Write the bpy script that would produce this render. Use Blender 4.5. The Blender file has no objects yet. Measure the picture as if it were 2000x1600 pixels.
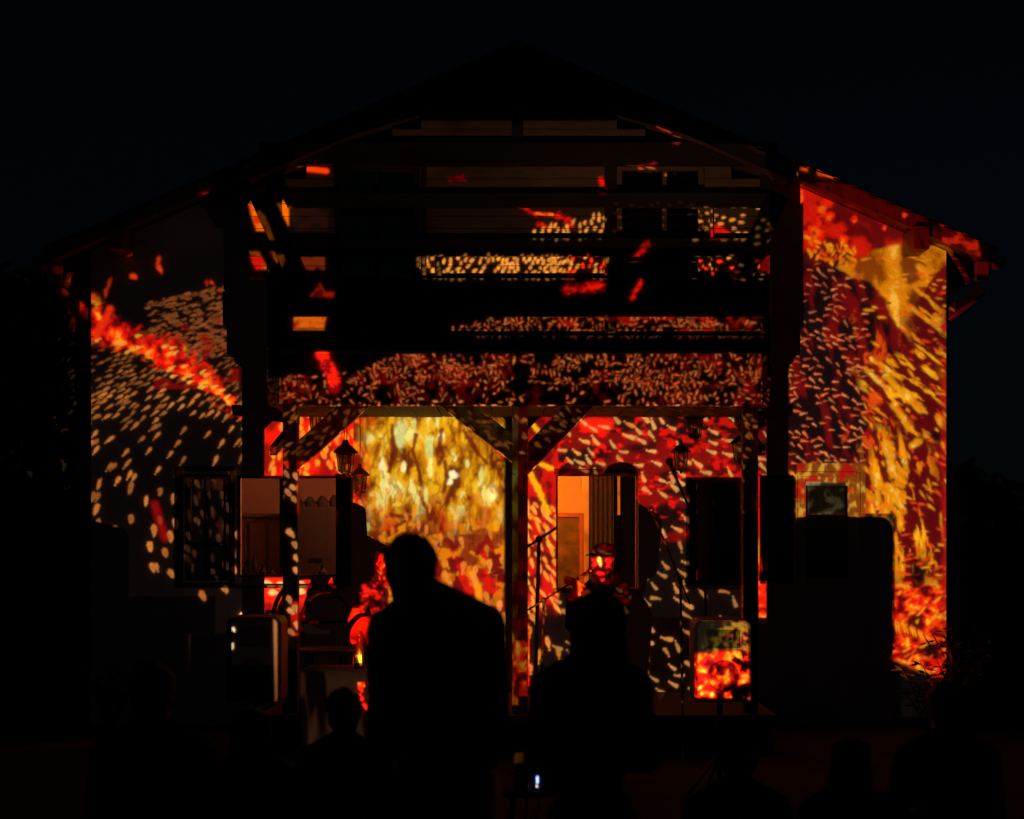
import bpy, bmesh, math, random
import numpy as np
from mathutils import Vector, Matrix, Euler
R = math.radians
random.seed(5)
scn = bpy.context.scene
col = scn.collection

# ---------------------------------------------------------------- camera
cam_d = bpy.data.cameras.new('camera'); cam = bpy.data.objects.new('camera', cam_d); col.objects.link(cam)
cam.location = (0, -12, 1.5); cam.rotation_euler = (R(90), 0, 0)
cam_d.sensor_width = 36; cam_d.lens = 54; cam_d.shift_y = 0.109
cam_d.clip_start = .1; cam_d.clip_end = 900
cam_d.dof.use_dof = True; cam_d.dof.focus_distance = 13.2; cam_d.dof.aperture_fstop = 2.0
scn.camera = cam

# ---------------------------------------------------------------- night sky and a trace of moonlight
world = bpy.data.worlds.new('World'); scn.world = world; world.use_nodes = True
wn = world.node_tree; wn.nodes.clear()
sky = wn.nodes.new('ShaderNodeTexSky'); sky.sky_type = 'NISHITA'; sky.sun_disc = False
sky.sun_elevation = R(24); sky.sun_rotation = R(200)
tint = wn.nodes.new('ShaderNodeMix'); tint.data_type = 'RGBA'; tint.blend_type = 'MULTIPLY'; tint.inputs[0].default_value = 1
tint.inputs[7].default_value = (.42, .80, 1.10, 1)
bg = wn.nodes.new('ShaderNodeBackground'); bg.inputs[1].default_value = .00034
wo = wn.nodes.new('ShaderNodeOutputWorld')
wn.links.new(sky.outputs[0], tint.inputs[6]); wn.links.new(tint.outputs[2], bg.inputs[0]); wn.links.new(bg.outputs[0], wo.inputs[0])
moon_d = bpy.data.lights.new('moon', 'SUN'); moon_d.energy = .0005; moon_d.angle = R(.5); moon_d.color = (.6, .75, 1)
moon = bpy.data.objects.new('moon', moon_d); col.objects.link(moon); moon.rotation_euler = (R(86), 0, R(-20))

scn.view_settings.view_transform = 'Standard'; scn.view_settings.look = 'None'
scn.view_settings.gamma = 1; scn.view_settings.exposure = 0; scn.view_settings.use_curve_mapping = False
scn.cycles.use_denoising = True; scn.cycles.max_bounces = 5; scn.cycles.diffuse_bounces = 3
scn.cycles.transparent_max_bounces = 12; scn.cycles.sample_clamp_indirect = 4

# ---------------------------------------------------------------- the projector's film frame
# coordinates: u to the right, v downwards, on the plane of the house's main wall, in steps of 4.5 mm
FU0, FU1, FV0, FV1 = 0, 2000, 40, 1460
VX0, VY0 = 1087.0, 1488.0                 # where the line from the camera through the projector meets the frame
def kdepth(Y):                            # how much wider the frame is read on a surface at depth Y
    return ((12.0+Y)/13.5)*((1.5+5.1)/(Y+5.1))
_rs = np.random.RandomState(11)
_T = _rs.rand(256, 256).astype(np.float32)
def vn(x, y, s=0):
    x = x + s*17.37; y = y + s*31.71
    xi = np.floor(x).astype(np.int32); yi = np.floor(y).astype(np.int32)
    fx = (x-xi).astype(np.float32); fy = (y-yi).astype(np.float32)
    fx = fx*fx*(3-2*fx); fy = fy*fy*(3-2*fy)
    x0 = xi & 255; x1 = (xi+1) & 255; y0 = yi & 255; y1 = (yi+1) & 255
    return (_T[y0, x0]*(1-fx)+_T[y0, x1]*fx)*(1-fy)+(_T[y1, x0]*(1-fx)+_T[y1, x1]*fx)*fy
def fb(x, y, s=0, o=3):
    a = 0; w = .5; t = 0
    for i in range(o):
        a = a + w*vn(x, y, s+i*3); t += w; x = x*2.03; y = y*2.03; w *= .5
    return a/t
def sst(a, b, t):
    t = np.clip((t-a)/(b-a), 0, 1); return t*t*(3-2*t)
def lin(r, g, b):
    return np.array([((c/255+.055)/1.055)**2.4 if c > 10 else c/255/12.92 for c in (r, g, b)], np.float32)
def sdf(poly, X, Y):                      # signed distance, negative inside
    d = np.full(X.shape, 1e12, np.float32); s = np.ones(X.shape, np.float32)
    n = len(poly)
    for i in range(n):
        ax, ay = poly[i]; bx, by = poly[i-1]
        ex, ey = bx-ax, by-ay; wx, wy = X-ax, Y-ay
        t = np.clip((wx*ex+wy*ey)/(ex*ex+ey*ey+1e-9), 0, 1)
        d = np.minimum(d, (wx-ex*t)**2+(wy-ey*t)**2)
        c1 = Y >= ay; c2 = Y < by; c3 = ex*wy > ey*wx
        s = np.where((c1 & c2 & c3) | (~c1 & ~c2 & ~c3), -s, s)
    return s*np.sqrt(d)
def seg_d(pts, X, Y):                     # distance to a polyline
    d = np.full(X.shape, 1e12, np.float32)
    for (ax, ay), (bx, by) in zip(pts, pts[1:]):
        ex, ey = bx-ax, by-ay; wx, wy = X-ax, Y-ay
        t = np.clip((wx*ex+wy*ey)/(ex*ex+ey*ey+1e-9), 0, 1)
        d = np.minimum(d, (wx-ex*t)**2+(wy-ey*t)**2)
    return np.sqrt(d)

class Canvas:
    def __init__(s, u0, u1, v0, v1):
        s.u0, s.v0 = u0, v0; s.w, s.h = u1-u0, v1-v0
        s.a = np.zeros((s.h, s.w, 3), np.float32)
    def win(s, u0, v0, u1, v1):
        i0, i1 = max(0, int(u0)-s.u0), max(max(0, int(u0)-s.u0), min(s.w, int(u1)-s.u0))
        j0, j1 = max(0, int(v0)-s.v0), max(max(0, int(v0)-s.v0), min(s.h, int(v1)-s.v0))
        Y, X = np.mgrid[j0:j1, i0:i1].astype(np.float32)
        return X+s.u0, Y+s.v0, s.a[j0:j1, i0:i1]
    def lay(s, box, fn):                  # fn(X, Y) -> mask, colour
        X, Y, v = s.win(*box)
        if v.size == 0: return
        m, c = fn(X, Y)
        m = np.clip(m, 0, 1)[..., None]
        v[:] = v*(1-m)+c*m
    def fleck(s, x, y, L, wd, ang, col, head=True, soft=.9, op=1.0, ring=0.0, curve=.1):
        R = L*.8+4
        X, Y, v = s.win(x-R, y-R, x+R+1, y+R+1)
        if v.size == 0: return
        ca, sa = math.cos(ang), math.sin(ang)
        dx, dy = X-x, Y-y
        p = dx*ca+dy*sa; q = -dx*sa+dy*ca
        q = q+curve*wd*np.sin(p/L*4.2)
        if head:
            hb = L*.40; pp = p+L*.06
            r = np.sqrt((pp/hb)**2+(q/(wd*.5*np.clip(1.05-.36*pp/hb, .45, 2)))**2)
        else:
            r = np.sqrt((p/(L*.5))**2+(q/(wd*.5*np.clip(1.08-.28*p/(L*.5), .3, 2)))**2)
        r = r*(1+.28*(vn(X/3.1, Y/3.1, int(x) % 7)-.5))
        m = 1-sst(1-soft/(wd*.5), 1+soft/(wd*.5), r)
        if ring > 0: m = m*(1-ring*(1-sst(.2, .75, r)))
        if head:
            hx = L*.43; hy = -curve*wd*.5
            rr = np.sqrt((p-hx)**2+(q-hy)**2)/(wd*.26)
            m = np.maximum(m, 1-sst(.6, 1.3, rr))
        m = np.clip(m*op*(.72+.5*vn(p/4.+x, q/1.8+y, 5)), 0, 1)[..., None]
        v[:] = v*(1-m)+col*m

def scatter(box, spacing, inside, n=20000, seed=1):   # darts: spacing(x, y) and inside(x, y) give density and region
    r = np.random.RandomState(seed); g = {}; out = []
    x0, y0, x1, y1 = box
    n = int(min(n, (x1-x0)*(y1-y0)/18))
    for x, y in zip(r.uniform(x0, x1, n), r.uniform(y0, y1, n)):
        if not inside(x, y): continue
        sp = spacing(x, y)*(.62+.85*float(vn(np.float32(x/31), np.float32(y/27), seed))); c = 12; R = int(sp/c)+1; gx, gy = int(x/c), int(y/c); ok = True
        for a in range(gx-R, gx+R+1):
            for b in range(gy-R, gy+R+1):
                for (px, py) in g.get((a, b), ()):
                    if (px-x)**2+((py-y)*1.1)**2 < sp*sp: ok = False; break
                if not ok: break
            if not ok: break
        if ok: g.setdefault((gx, gy), []).append((x, y)); out.append((x, y))
    return out, r

RED, DRED, ORG, AMB, YEL, PALE, PEACH, OLIVE = (lin(235, 22, 8), lin(100, 8, 14), lin(255, 95, 15), lin(225, 130, 0),
    lin(255, 190, 35), lin(232, 226, 140), lin(240, 146, 68), lin(172, 128, 10))
BRN = lin(150, 78, 20)
def mixc(a, b, t):
    t = np.clip(t, 0, 1)[..., None]; return a*(1-t)+b*t
def fire(X, Y, s, sc=22., st=1.0):        # red to orange to yellow licks
    wx = X+14*fb(X/30, Y/30, s+50, 2); wy = Y+14*fb(X/30, Y/30, s+60, 2)
    n = fb(wx/sc, wy/(sc*st), s, 4)
    c = mixc(DRED*.7, RED, sst(.3, .52, n)); c = mixc(c, ORG, sst(.52, .66, n)); return mixc(c, YEL, sst(.66, .8, n)), n
def lava(X, Y, s, ang, sw=7., sl=26., lo=DRED):   # streaked yellow cells parted by dark red veins
    ca, sa = math.cos(ang), math.sin(ang)
    p = X*ca+Y*sa; q = -X*sa+Y*ca
    wq = q+9*fb(X/38, Y/38, s+20, 3); wp = p+12*fb(X/30, Y/30, s+30, 3)
    n = fb(wp/sl, wq/sw, s, 4)
    m = fb(X/70, Y/70, s+7, 2)
    e = sst(.48, .61, n*.90+m*.32-.10)
    c = mixc(lo*.8, lin(125, 28, 10), sst(.05, .5, e)); c = mixc(c, lin(222, 128, 6), sst(.40, .8, e)); c = mixc(c, YEL, sst(.60, .74, n)*.8)
    return c, e

def build_main():
    C = Canvas(FU0, FU1, FV0, FV1)
    # the black of the projector is not quite black
    C.lay((FU0, 60, FU1, 1400), lambda X, Y: (np.ones(X.shape), lin(10, 6, 5)*(.3+1.0*fb(X/200, Y/160, 3, 2))[..., None]))
    # ---- left wall
    band = [(165, 628), (205, 650), (250, 672), (300, 690), (340, 705), (380, 735), (420, 762), (462, 800), (480, 818)]
    C.lay((280, 560, 472, 700), lambda X, Y: (.55*sst(.5, .62, fb(X/13, Y/7, 14, 3))*(Y > 588-(X-290)*.2), mixc(lin(120, 60, 34), lin(190, 108, 58), fb(X/9, Y/6, 15, 2))))
    pts, r = scatter((165, 552, 472, 1165), lambda x, y: np.interp(y, [550, 640, 700, 780, 850, 930, 1000, 1100], [7.5, 7.5, 9.5, 12.5, 21, 27, 31, 35]),
        lambda x, y: (y > 590-(x-290)*.23 if x > 285 else y > 655+(285-x)*.15) and (y < 905 or y < 1035+(x-178)*.62) and not (345 < x < 452 and 915 < y < 1140), seed=3)
    for x, y in pts:
        L = np.interp(y, [560, 640, 700, 800, 900, 980, 1100], [12, 13, 16, 19, 22, 20, 21])*r.uniform(.75, 1.1)
        if r.rand() < (.22 if y < 760 else .08): continue
        wd = np.interp(y, [560, 700, 800, 900, 1000, 1100], [4.6, 4.2, 5.0, 6.4, 9.5, 10.5])*r.uniform(.75, 1.1)
        a = -np.interp(y, [560, 640, 720, 800, 900, 950, 1020, 1100], [10, 14, 24, 34, 52, 68, 82, 100])-(x-320)*.06+r.uniform(-9, 9)
        col = mixc(PEACH, lin(210, 118, 52), np.float32(r.rand()))*np.float32(r.uniform(.35, 1.0)*(.62 if y < 760 else 1))
        if y < 720: col = col*np.float32(r.uniform(.55, .95))*np.array([1, .85, .75], np.float32)
        C.fleck(x, y, L*1.08, wd, math.radians(a)+math.pi, col, head=(640 < y < 940), ring=.2)
        if r.rand() < .22 and y > 760: C.fleck(x+r.uniform(6, 11), y+r.uniform(-3, 6), L, wd, math.radians(a)+math.pi, col*np.float32(.8))
    rw = np.random.RandomState(51)
    for i in range(26):                    # wisps licking up from the band
        x = rw.uniform(180, 430); y = float(np.interp(x, [b[0] for b in band], [b[1] for b in band]))-6; L = rw.uniform(14, 46)
        P_ = [(x, y), (x+rw.uniform(-8, 6), y-L*.4), (x+rw.uniform(-6, 16), y-L*.75), (x+rw.uniform(-4, 20), y-L)]
        C.lay((x-40, y-70, x+50, y+12), lambda X, Y: ((1-sst(1.5, 8, seg_d(P_, X, Y)+7*(fb(X/6, Y/8, i, 3)-.45)+.06*(y-Y)))*.85, mixc(RED*.5, RED*1.1, sst(.35, .6, fb(X/9, Y/12, i+3, 2)))))
    def band_f(X, Y):
        d = seg_d(band, X, Y)+10*(fb(X/16, Y/12, 5, 3)-.5)*2
        c, n = fire(X, Y, 9, 17)
        d = d+14*(fb(X/40, Y/34, 6, 2)-.5)*2; d = np.where(Y < np.interp(X, [165, 205, 250, 300, 340, 380, 420, 462], [628, 650, 672, 690, 705, 735, 762, 800]), d*.62, d); wd = np.interp(X, [165, 215, 330, 462], [36, 29, 22, 15])
        c = c*np.float32([1, .72, .8]); return (1-sst(wd*.38, wd*1.15, d))*sst(.28, .6, fb(X/13, Y/9, 15, 3)+.25*(d < wd*.4)), c*1.2
    C.lay((160, 560, 485, 850), band_f)
    C.lay((300, 600, 470, 760), lambda X, Y: (.55*(1-sst(.42, .5, fb(X/42, Y/30, 77, 3))), RED*.35+0*X[..., None]))
    C.lay((175, 590, 230, 665), lambda X, Y: (1-sst(5, 13, seg_d([(215, 603), (204, 625), (192, 648), (184, 668)], X, Y)+5*fb(X/9, Y/9, 2, 2)), ORG*.2+RED*.9+0*X[..., None]))
    for x, y in r.uniform((185, 655), (460, 775), (70, 2)):
        if seg_d(band, np.float32([[x]]), np.float32([[y]]))[0, 0] < 26: C.fleck(x, y, 15, 6, -.3+r.uniform(-.3, .3), mixc(PEACH, YEL, np.float32(.4)))
    for x, y, L, w_, a, b in ((248, 492, 14, 9, 1.7, 1), (261, 540, 14, 10, .7, 1), (309, 508, 14, 7, 2.0, .8), (311, 524, 18, 8, 1.2, 1.1), (212, 555, 20, 5, 1.9, .5), (206, 572, 16, 6, 1.8, .6),
                              (183, 580, 14, 8, 1.4, 1), (413, 552, 9, 6, .8, .8), (403, 553, 10, 5, 1.5, .5), (429, 567, 8, 5, .5, .6), (98, 508, 30, 12, .3, .14), (110, 512, 12, 8, .3, .2), (127, 570, 18, 10, .9, .3)):
        C.fleck(x, y, L, w_, a, mixc(RED, ORG, np.float32(.35))*np.float32(b), head=False, soft=2.5)
    C.lay((290, 960, 350, 1080), lambda X, Y: (.75*(1-sst(2, 13, seg_d([(302, 985), (312, 1020), (322, 1050)], X, Y))), lin(150, 5, 10)+0*X[..., None]))
    C.fleck(98, 948, 22, 13, .9, lin(95, 90, 70), head=False, soft=3); C.fleck(69, 950, 12, 5, 1.5, lin(60, 56, 44), head=False, soft=2)  # grey flecks cast on the tree, standing in for faint far glints
    # ---- right wall
    C.lay((1535, 330, 1862, 1350), lambda X, Y: (np.ones(X.shape), mixc(lin(17, 7, 10), lin(112, 8, 12), sst(.50, .78, fb((X-.2*Y)/17, Y/50, 21, 4)+.26*sst(1620, 1750, X-.3*(Y-500))))))
    def top_glow(X, Y):
        n = fb(X/34+.4*fb(X/20, Y/20, 3, 2), Y/30, 31, 4)
        m = (1-sst(-6, 26, sdf([(1560, 360), (1590, 375), (1780, 450), (1800, 470), (1690, 500), (1580, 505), (1565, 440)], X, Y)))
        return m*(.5+.6*n), mixc(lin(105, 8, 10), lin(225, 25, 8), sst(.42, .66, n))
    C.lay((1540, 340, 1860, 540), top_glow)
    for x, y, R_ in ((1605, 408, 20), (1592, 452, 22), (1619, 425, 12), (1645, 470, 14), (1560, 365, 10), (1668, 432, 6), (1728, 445, 6)):
        C.lay((x-2*R_, y-2*R_, x+2*R_, y+2*R_), lambda X, Y: ((1-sst(R_*.2, R_*1.1, np.hypot(X-x, (Y-y)*.7)+R_*2.2*(fb(X/9, Y/9, 12, 3)-.45))), mixc(lin(255, 35, 5), lin(255, 110, 10), 1-np.hypot(X-x, Y-y)/(R_*.6))))
    # amber flow
    flow = [(1640, 520), (1690, 492), (1745, 482), (1790, 468), (1815, 476), (1856, 470), (1856, 505), (1805, 560), (1786, 600), (1800, 640), (1830, 690), (1856, 760),
            (1850, 770), (1800, 690), (1780, 665), (1738, 610), (1705, 560), (1660, 540)]
    def flow_f(X, Y):
        d = sdf(flow, X+22*(fb(X/26, Y/26, 41, 3)-.5), Y+22*(fb(X/26, Y/26, 43, 3)-.5))
        n = fb(X/34, Y/48, 45, 4); c = mixc(lin(140, 62, 5), lin(226, 132, 8), sst(.36, .58, n)); c = mixc(c, lin(255, 185, 60), sst(.66, .8, n))
        return (1-sst(-5, 4, d)), c
    C.lay((1620, 450, 1870, 830), flow_f)
    C.lay((1755, 455, 1815, 580), lambda X, Y: (.85*(1-sst(-4, 8, sdf([(1768, 465), (1790, 510), (1797, 545), (1778, 556), (1762, 520)], X+8*fb(X/14, Y/14, 6, 2), Y))), lin(92, 16, 10)+0*X[..., None]))
    def lavaA(X, Y):                       # falling to the lower right
        c, e = lava(X, Y, 51, math.radians(38), 11, 40)
        m = 1-sst(-26, 22, sdf([(1672, 705), (1720, 700), (1775, 690), (1765, 600), (1800, 560), (1840, 600), (1846, 720), (1850, 800), (1838, 862), (1790, 870), (1735, 860), (1700, 800)], X, Y)+44*(fb(X/24, Y/24, 53, 3)-.5))
        return m, c
    def lavaB(X, Y):
        c, e = lava(X, Y, 61, math.radians(80), 13, 46)
        m = 1-sst(-18, 26, sdf([(1700, 840), (1800, 850), (1810, 900), (1845, 960), (1840, 1100), (1800, 1150), (1735, 1120), (1690, 1000), (1695, 920)], X, Y)+34*(fb(X/24, Y/24, 63, 3)-.5))
        return m, c
    C.lay((1640, 560, 1875, 910), lavaA)
    C.lay((1665, 800, 1875, 1190), lavaB)
    C.lay((1630, 600, 1760, 1100), lambda X, Y: (.75*sst(.48, .66, fb(X/22, Y/40, 181, 4)-.25*np.abs(X-1700+.12*(Y-850))/60), mixc(lin(170, 14, 10), lin(235, 80, 10), sst(.45, .62, fb(X/11, Y/20, 183, 3)))))
    for ax, ay, bx, by, w_ in ((1690, 720, 1735, 760, 9), (1730, 735, 1800, 800, 12), (1745, 790, 1775, 835, 11), (1700, 700, 1760, 740, 8), (1735, 870, 1745, 930, 16), (1762, 875, 1770, 920, 9), (1780, 870, 1795, 862, 12), (1710, 900, 1715, 990, 9), (1735, 950, 1765, 1000, 9)):
        C.lay((ax-30, ay-30, bx+30, by+30), lambda X, Y: (.85*(1-sst(w_*.3, w_*.9, seg_d([(ax, ay), (bx, by)], X, Y)+6*(fb(X/9, Y/9, 4, 3)-.4))), mixc(lin(236, 150, 10), lin(255, 205, 80), sst(.5, .75, fb(X/10, Y/14, 8, 2)))))
    def lowred(X, Y):
        c, n = fire(X, Y, 71, 17, .7)
        m = sst(1100, 1170, Y)*(1-sst(-4, 10, (Y-1290)-(X-1745)*.42+12*(fb(X/14, Y/14, 4, 2)-.5)))
        return m, c*.9
    C.lay((1720, 1090, 1875, 1360), lowred)
    for i in range(17):                    # the comb of short bars low on the right
        t = i/16.; x = 1744+t*84; y = 1212+30*t*t+10*t
        C.fleck(x, y+10, 26-8*t, 3.6, 1.45-.25*t, lin(250, 150, 20) if i % 3 else lin(235, 60, 10), head=False)
    for x, y, w_, h_ in ((1795, 1115, 18, 38), (1820, 1268, 24, 18), (1829, 850, 16, 14)):
        C.lay((x-60, y-60, x+60, y+60), lambda X, Y: (1-sst(.5, 1.2, np.hypot((X-x)/w_, (Y-y)/h_)+.6*(fb(X/13, Y/13, 6, 3)-.5)), lin(16, 8, 9)+0*X[..., None]))
    C.lay((1826, 700, 1866, 1240), lambda X, Y: (.8*sst(1832, 1845, X+10*fb(X/8, Y/20, 3, 2)-5), mixc(lin(120, 8, 14), lin(215, 30, 10), fb(X/10, Y/24, 8, 3))))
    C.lay((1535, 1180, 1875, 1400), lambda X, Y: ((np.maximum((X < 1738)*sst(1200, 1215, Y), sst(-4, 8, (Y-1288)-(X-1745)*.42+10*(fb(X/12, Y/12, 4, 2)-.5)))), 0*X[..., None]+lin(9, 7, 8)))
    # small licks over the red parts of the right wall
    pts, r = scatter((1550, 500, 1856, 1320), lambda x, y: 12 if x > 1690 else 15, lambda x, y: True, seed=8)
    for x, y in pts:
        if r.rand() < .45: continue
        a = math.radians(np.interp(y, [500, 640, 860, 1000, 1200], [10, 28, 62, 30, -30]))+r.uniform(-.4, .4)
        if (x < 1690 and y < 900) or (x < 1752 and y > 1000) or y > 1285+(x-1745)*.42: continue
        b = r.rand(); C.fleck(x, y, r.uniform(8, 20), r.uniform(3, 6), a, (lin(255, 150, 20) if b > .6 else lin(240, 70, 12) if b > .25 else lin(110, 8, 8)), head=False, op=.8, soft=1.5)
    def speck(x, y): return (x < 1690-max(0, (560-y))*.8 and y > 505+(x-1560)*.22) and y < 905
    pts, r = scatter((1542, 450, 1760, 905), lambda x, y: 13.5, lambda x, y: speck(x, y) or (x < 1740 and 540 < y < 700 and x < 1690+(y-540)*.6 and False), seed=9)
    for x, y in pts:
        if r.rand() < .18: continue
        C.fleck(x, y, r.uniform(8, 17), r.uniform(3.4, 5.4), r.uniform(.2, 1.6), mixc(lin(240, 140, 80), lin(255, 95, 40), np.float32(r.rand()))*np.float32(r.uniform(.4, 1)), head=True, curve=.55)
    pts, r = scatter((1575, 460, 1670, 520), lambda x, y: 9, lambda x, y: abs(y-(478+(x-1575)*.3)) < 22, seed=10)
    for x, y in pts:
        C.fleck(x, y, r.uniform(7, 17), r.uniform(4, 8), r.uniform(.4, 2.4), mixc(lin(240, 60, 8), lin(255, 165, 12), np.float32(r.rand())), head=False, op=.9, soft=1.6)
    # what the right loudspeaker catches (it shades the wall behind)
    def spk(X, Y):
        n = fb(X/16, Y/16, 141, 4); t = sst(1105, 1135, Y+.12*(X-1640))
        top = mixc(lin(12, 9, 6), lin(105, 84, 18), sst(.45, .7, n)*sst(1610, 1700, X+.5*(Y-1010))); top = mixc(top, lin(170, 70, 30), sst(.55, .75, fb(X/7, Y/11, 4, 3))*sst(1640, 1700, X))
        fl, n2 = fire(X, Y, 143, 19); k = sst(.38, .55, fb(X/30, Y/24, 147, 3)+.30-.42*sst(1580, 1740, X)-.25*sst(1230, 1290, Y))
        return np.ones(X.shape), mixc(top, fl*1.2*k[..., None], t)
    C.lay((1549, 1003, 1748, 1270), spk)
    # ---- under the porch, left bays
    def bright_red(X, Y):
        n = fb(X/20, Y/44, 81, 3); return np.ones(X.shape), mixc(lin(150, 10, 8), lin(245, 25, 8), sst(.35, .6, n))
    C.lay((505, 690, 716, 931), bright_red)
    C.lay((490, 1128, 655, 1205), lambda X, Y: (1-sst(.44, .54, fb(X/40, Y/30, 88, 2))*sst(1160, 1200, Y)*.9, mixc(lin(190, 14, 8), lin(255, 32, 8), sst(.3, .5, fb(X/26, Y/20, 83, 3)))))
    pts, r = scatter((505, 800, 712, 930), lambda x, y: 15, lambda x, y: True, seed=12)
    for x, y in pts:
        if r.rand() < .2 or (x < 560 and r.rand() < .5): continue
        C.fleck(x, y, r.uniform(12, 26), r.uniform(7, 12), r.uniform(1.2, 2.1), mixc(lin(255, 120, 40), lin(255, 165, 30), np.float32(r.rand())), head=False, op=.95)
    for x, y in ((500, 1141), (522, 1139), (585, 1140), (548, 1142), (533, 1157), (587, 1155), (650, 1175)): C.fleck(x, y, 18, 11, .3, lin(255, 190, 110), head=False)
    # the big yellow fall
    def cent(X, Y):   # broken by dark red pools lower down
        n1 = fb((X+16*fb(X/34, Y/34, 91, 3))/15, (Y+20*fb(X/30, Y/30, 92, 3))/36, 93, 4)
        n2 = fb(X/44, Y/52, 94, 3); t = n1*.68+n2*.42
        up = 1-sst(930, 1075, Y+40*(fb(X/40, Y/40, 95, 3)-.5)-.10*(X-850))
        edge = sst(690, 745, X+44*(fb(X/20, Y/30, 96, 3)-.5))
        yel = mixc(lin(96, 36, 8), lin(180, 114, 6), sst(.36, .50, t)); yel = mixc(yel, lin(216, 160, 20), sst(.50, .60, t)); yel = mixc(yel, lin(228, 214, 118), sst(.63, .71, t))
        rd = fb((X+18*fb(X/30, Y/30, 97, 2))/20, (Y+14*fb(X/24, Y/24, 90, 2))/30, 98, 4)
        low = mixc(lin(92, 7, 10), lin(185, 16, 10), sst(.44, .64, rd)); k = 1-sst(1060, 1200, Y)
        low = mixc(low, lin(200, 112, 8), sst(.55-.03*k, .64-.03*k, fb(X/17+9, Y/23, 89, 4))*(.5+.45*k))
        side = mixc(lin(110, 8, 12), mixc(lin(200, 30, 10), lin(235, 120, 15), sst(.5, .62, fb(X/12, Y/22, 88, 3))), sst(.38, .55, rd))
        c = mixc(low, yel, up); c = mixc(side, c, edge)
        pool = sst(.50, .58, fb(X/42+3, Y/30, 87, 3))*sst(985, 1060, Y); c = mixc(c, lin(104, 8, 10), pool*.85)
        vein = np.abs(fb((X+22*fb(X/26, Y/26, 99, 3))/17, Y/48, 101, 3)-.5)
        c = mixc(lin(84, 18, 9), c, .42+.58*sst(.0, .08, vein))
        return np.ones(X.shape), c
    C.lay((690, 690, 1000, 1360), cent)
    for x, y, w_, h_, col in ((782, 845, 15, 32, lin(198, 205, 128)), (838, 875, 9, 26, lin(190, 200, 120)), (808, 830, 6, 14, lin(205, 200, 110)), (746, 908, 7, 10, lin(250, 232, 175)), (788, 912, 6, 12, lin(244, 226, 150)),
            (862, 855, 8, 10, lin(238, 226, 150)), (885, 928, 12, 10, lin(245, 240, 180)), (878, 940, 9, 8, lin(236, 230, 160)), (962, 968, 8, 14, lin(230, 225, 140)), (712, 1050, 8, 14, lin(170, 190, 110)), (717, 1030, 7, 12, lin(160, 165, 80)),
            (757, 950, 5, 12, lin(250, 226, 150)), (912, 905, 5, 12, lin(226, 216, 120)), (730, 965, 12, 7, lin(215, 190, 80)), (776, 985, 10, 6, lin(226, 180, 60)), (940, 925, 6, 16, lin(214, 214, 110)), (740, 985, 8, 14, lin(210, 205, 110))):
        C.lay((x-w_*2-4, y-h_*2-4, x+w_*2+4, y+h_*2+4), lambda X, Y: (.9*(1-sst(.55, 1.1, np.hypot((X-x)/w_, (Y-y)/h_)+.8*(fb(X/9, Y/12, 5, 3)-.5))), col*(.75+.4*fb(X/6, Y/9, 6, 2))[..., None]))
    for pts_ in ([(862, 838), (858, 868), (866, 890), (858, 905)], [(812, 850), (806, 880), (818, 920), (822, 945)], [(868, 900), (872, 930), (866, 960)], [(765, 830), (768, 880), (760, 920)], [(905, 840), (930, 880), (950, 905)], [(765, 1005), (800, 1010), (770, 1030)], [(820, 960), (828, 985), (836, 1000)]):
        C.lay((740, 820, 985, 1045), lambda X, Y: (.9*(1-sst(2.2, 6.5, seg_d(pts_, X, Y)+5*(fb(X/8, Y/8, 7, 3)-.4))), lin(96, 14, 8)+0*X[..., None]))
    C.lay((905, 820, 990, 900), lambda X, Y: (.85*(1-sst(4, 9, seg_d([(918, 822), (985, 892)], X, Y)+6*(fb(X/8, Y/8, 3, 2)-.3))), lin(170, 14, 14)+0*X[..., None]))
    C.lay((915, 1110, 950, 1215), lambda X, Y: (.9*(1-sst(4, 10, seg_d([(922, 1120), (934, 1150), (938, 1210)], X, Y)+5*(fb(X/8, Y/10, 3, 2)-.3))), lin(222, 130, 12)+0*X[..., None]))
    def inner(x, y): return (700 < x < 990 and y > 955+30*math.sin(x*.03)) or (1030 < x < 1092 and y > 985)
    pts, r = scatter((700, 940, 1092, 1352), lambda x, y: 20 if y < 1080 else 24, inner, seed=14)
    for x, y in pts:
        if r.rand() < (.45 if y < 1090 else .3): continue
        u = sst(1000, 1110, y); col = mixc(lin(205, 125, 20), lin(235, 130, 60), np.float32(r.rand()))*np.float32(r.uniform(.65, 1)); big = 14+10*float(u)
        C.fleck(x, y, big*r.uniform(.9, 1.25), big*.42*r.uniform(.8, 1.1), r.uniform(1.1, 1.9), col, head=y > 1050, ring=.35 if y < 1130 else .12, soft=1.4, op=.9)
    # centre right strip
    def strip(X, Y):
        c, n = fire(X, Y, 111, 22, 1.4); d = mixc(lin(95, 6, 12), lin(190, 16, 12), sst(.4, .6, n))
        return 1-sst(1165, 1215, Y+14*(fb(X/12, Y/12, 5, 2)-.5)), d
    C.lay((1000, 690, 1090, 1240), strip)
    C.lay((990, 1215, 1034, 1340), lambda X, Y: (np.ones(X.shape), fire(X, Y, 117, 14)[0]*.8))
    for pts_, w_ in (([(1036, 925), (1045, 945), (1058, 970), (1069, 1000)], 8), ([(1036, 890), (1050, 905), (1078, 915)], 7), ([(1040, 830), (1055, 850), (1036, 870)], 7), ([(1040, 1010), (1060, 1040), (1080, 1070)], 3)):
        C.lay((1030, 810, 1092, 1090), lambda X, Y: (.95*(1-sst(w_*.4, w_*1.1, seg_d(pts_, X, Y)+8*(fb(X/8, Y/8, 9, 3)-.4))), lin(236, 160, 10)+0*X[..., None]))
    pts, r = scatter((1028, 985, 1088, 1190), lambda x, y: 14, lambda x, y: True, seed=15)
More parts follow.
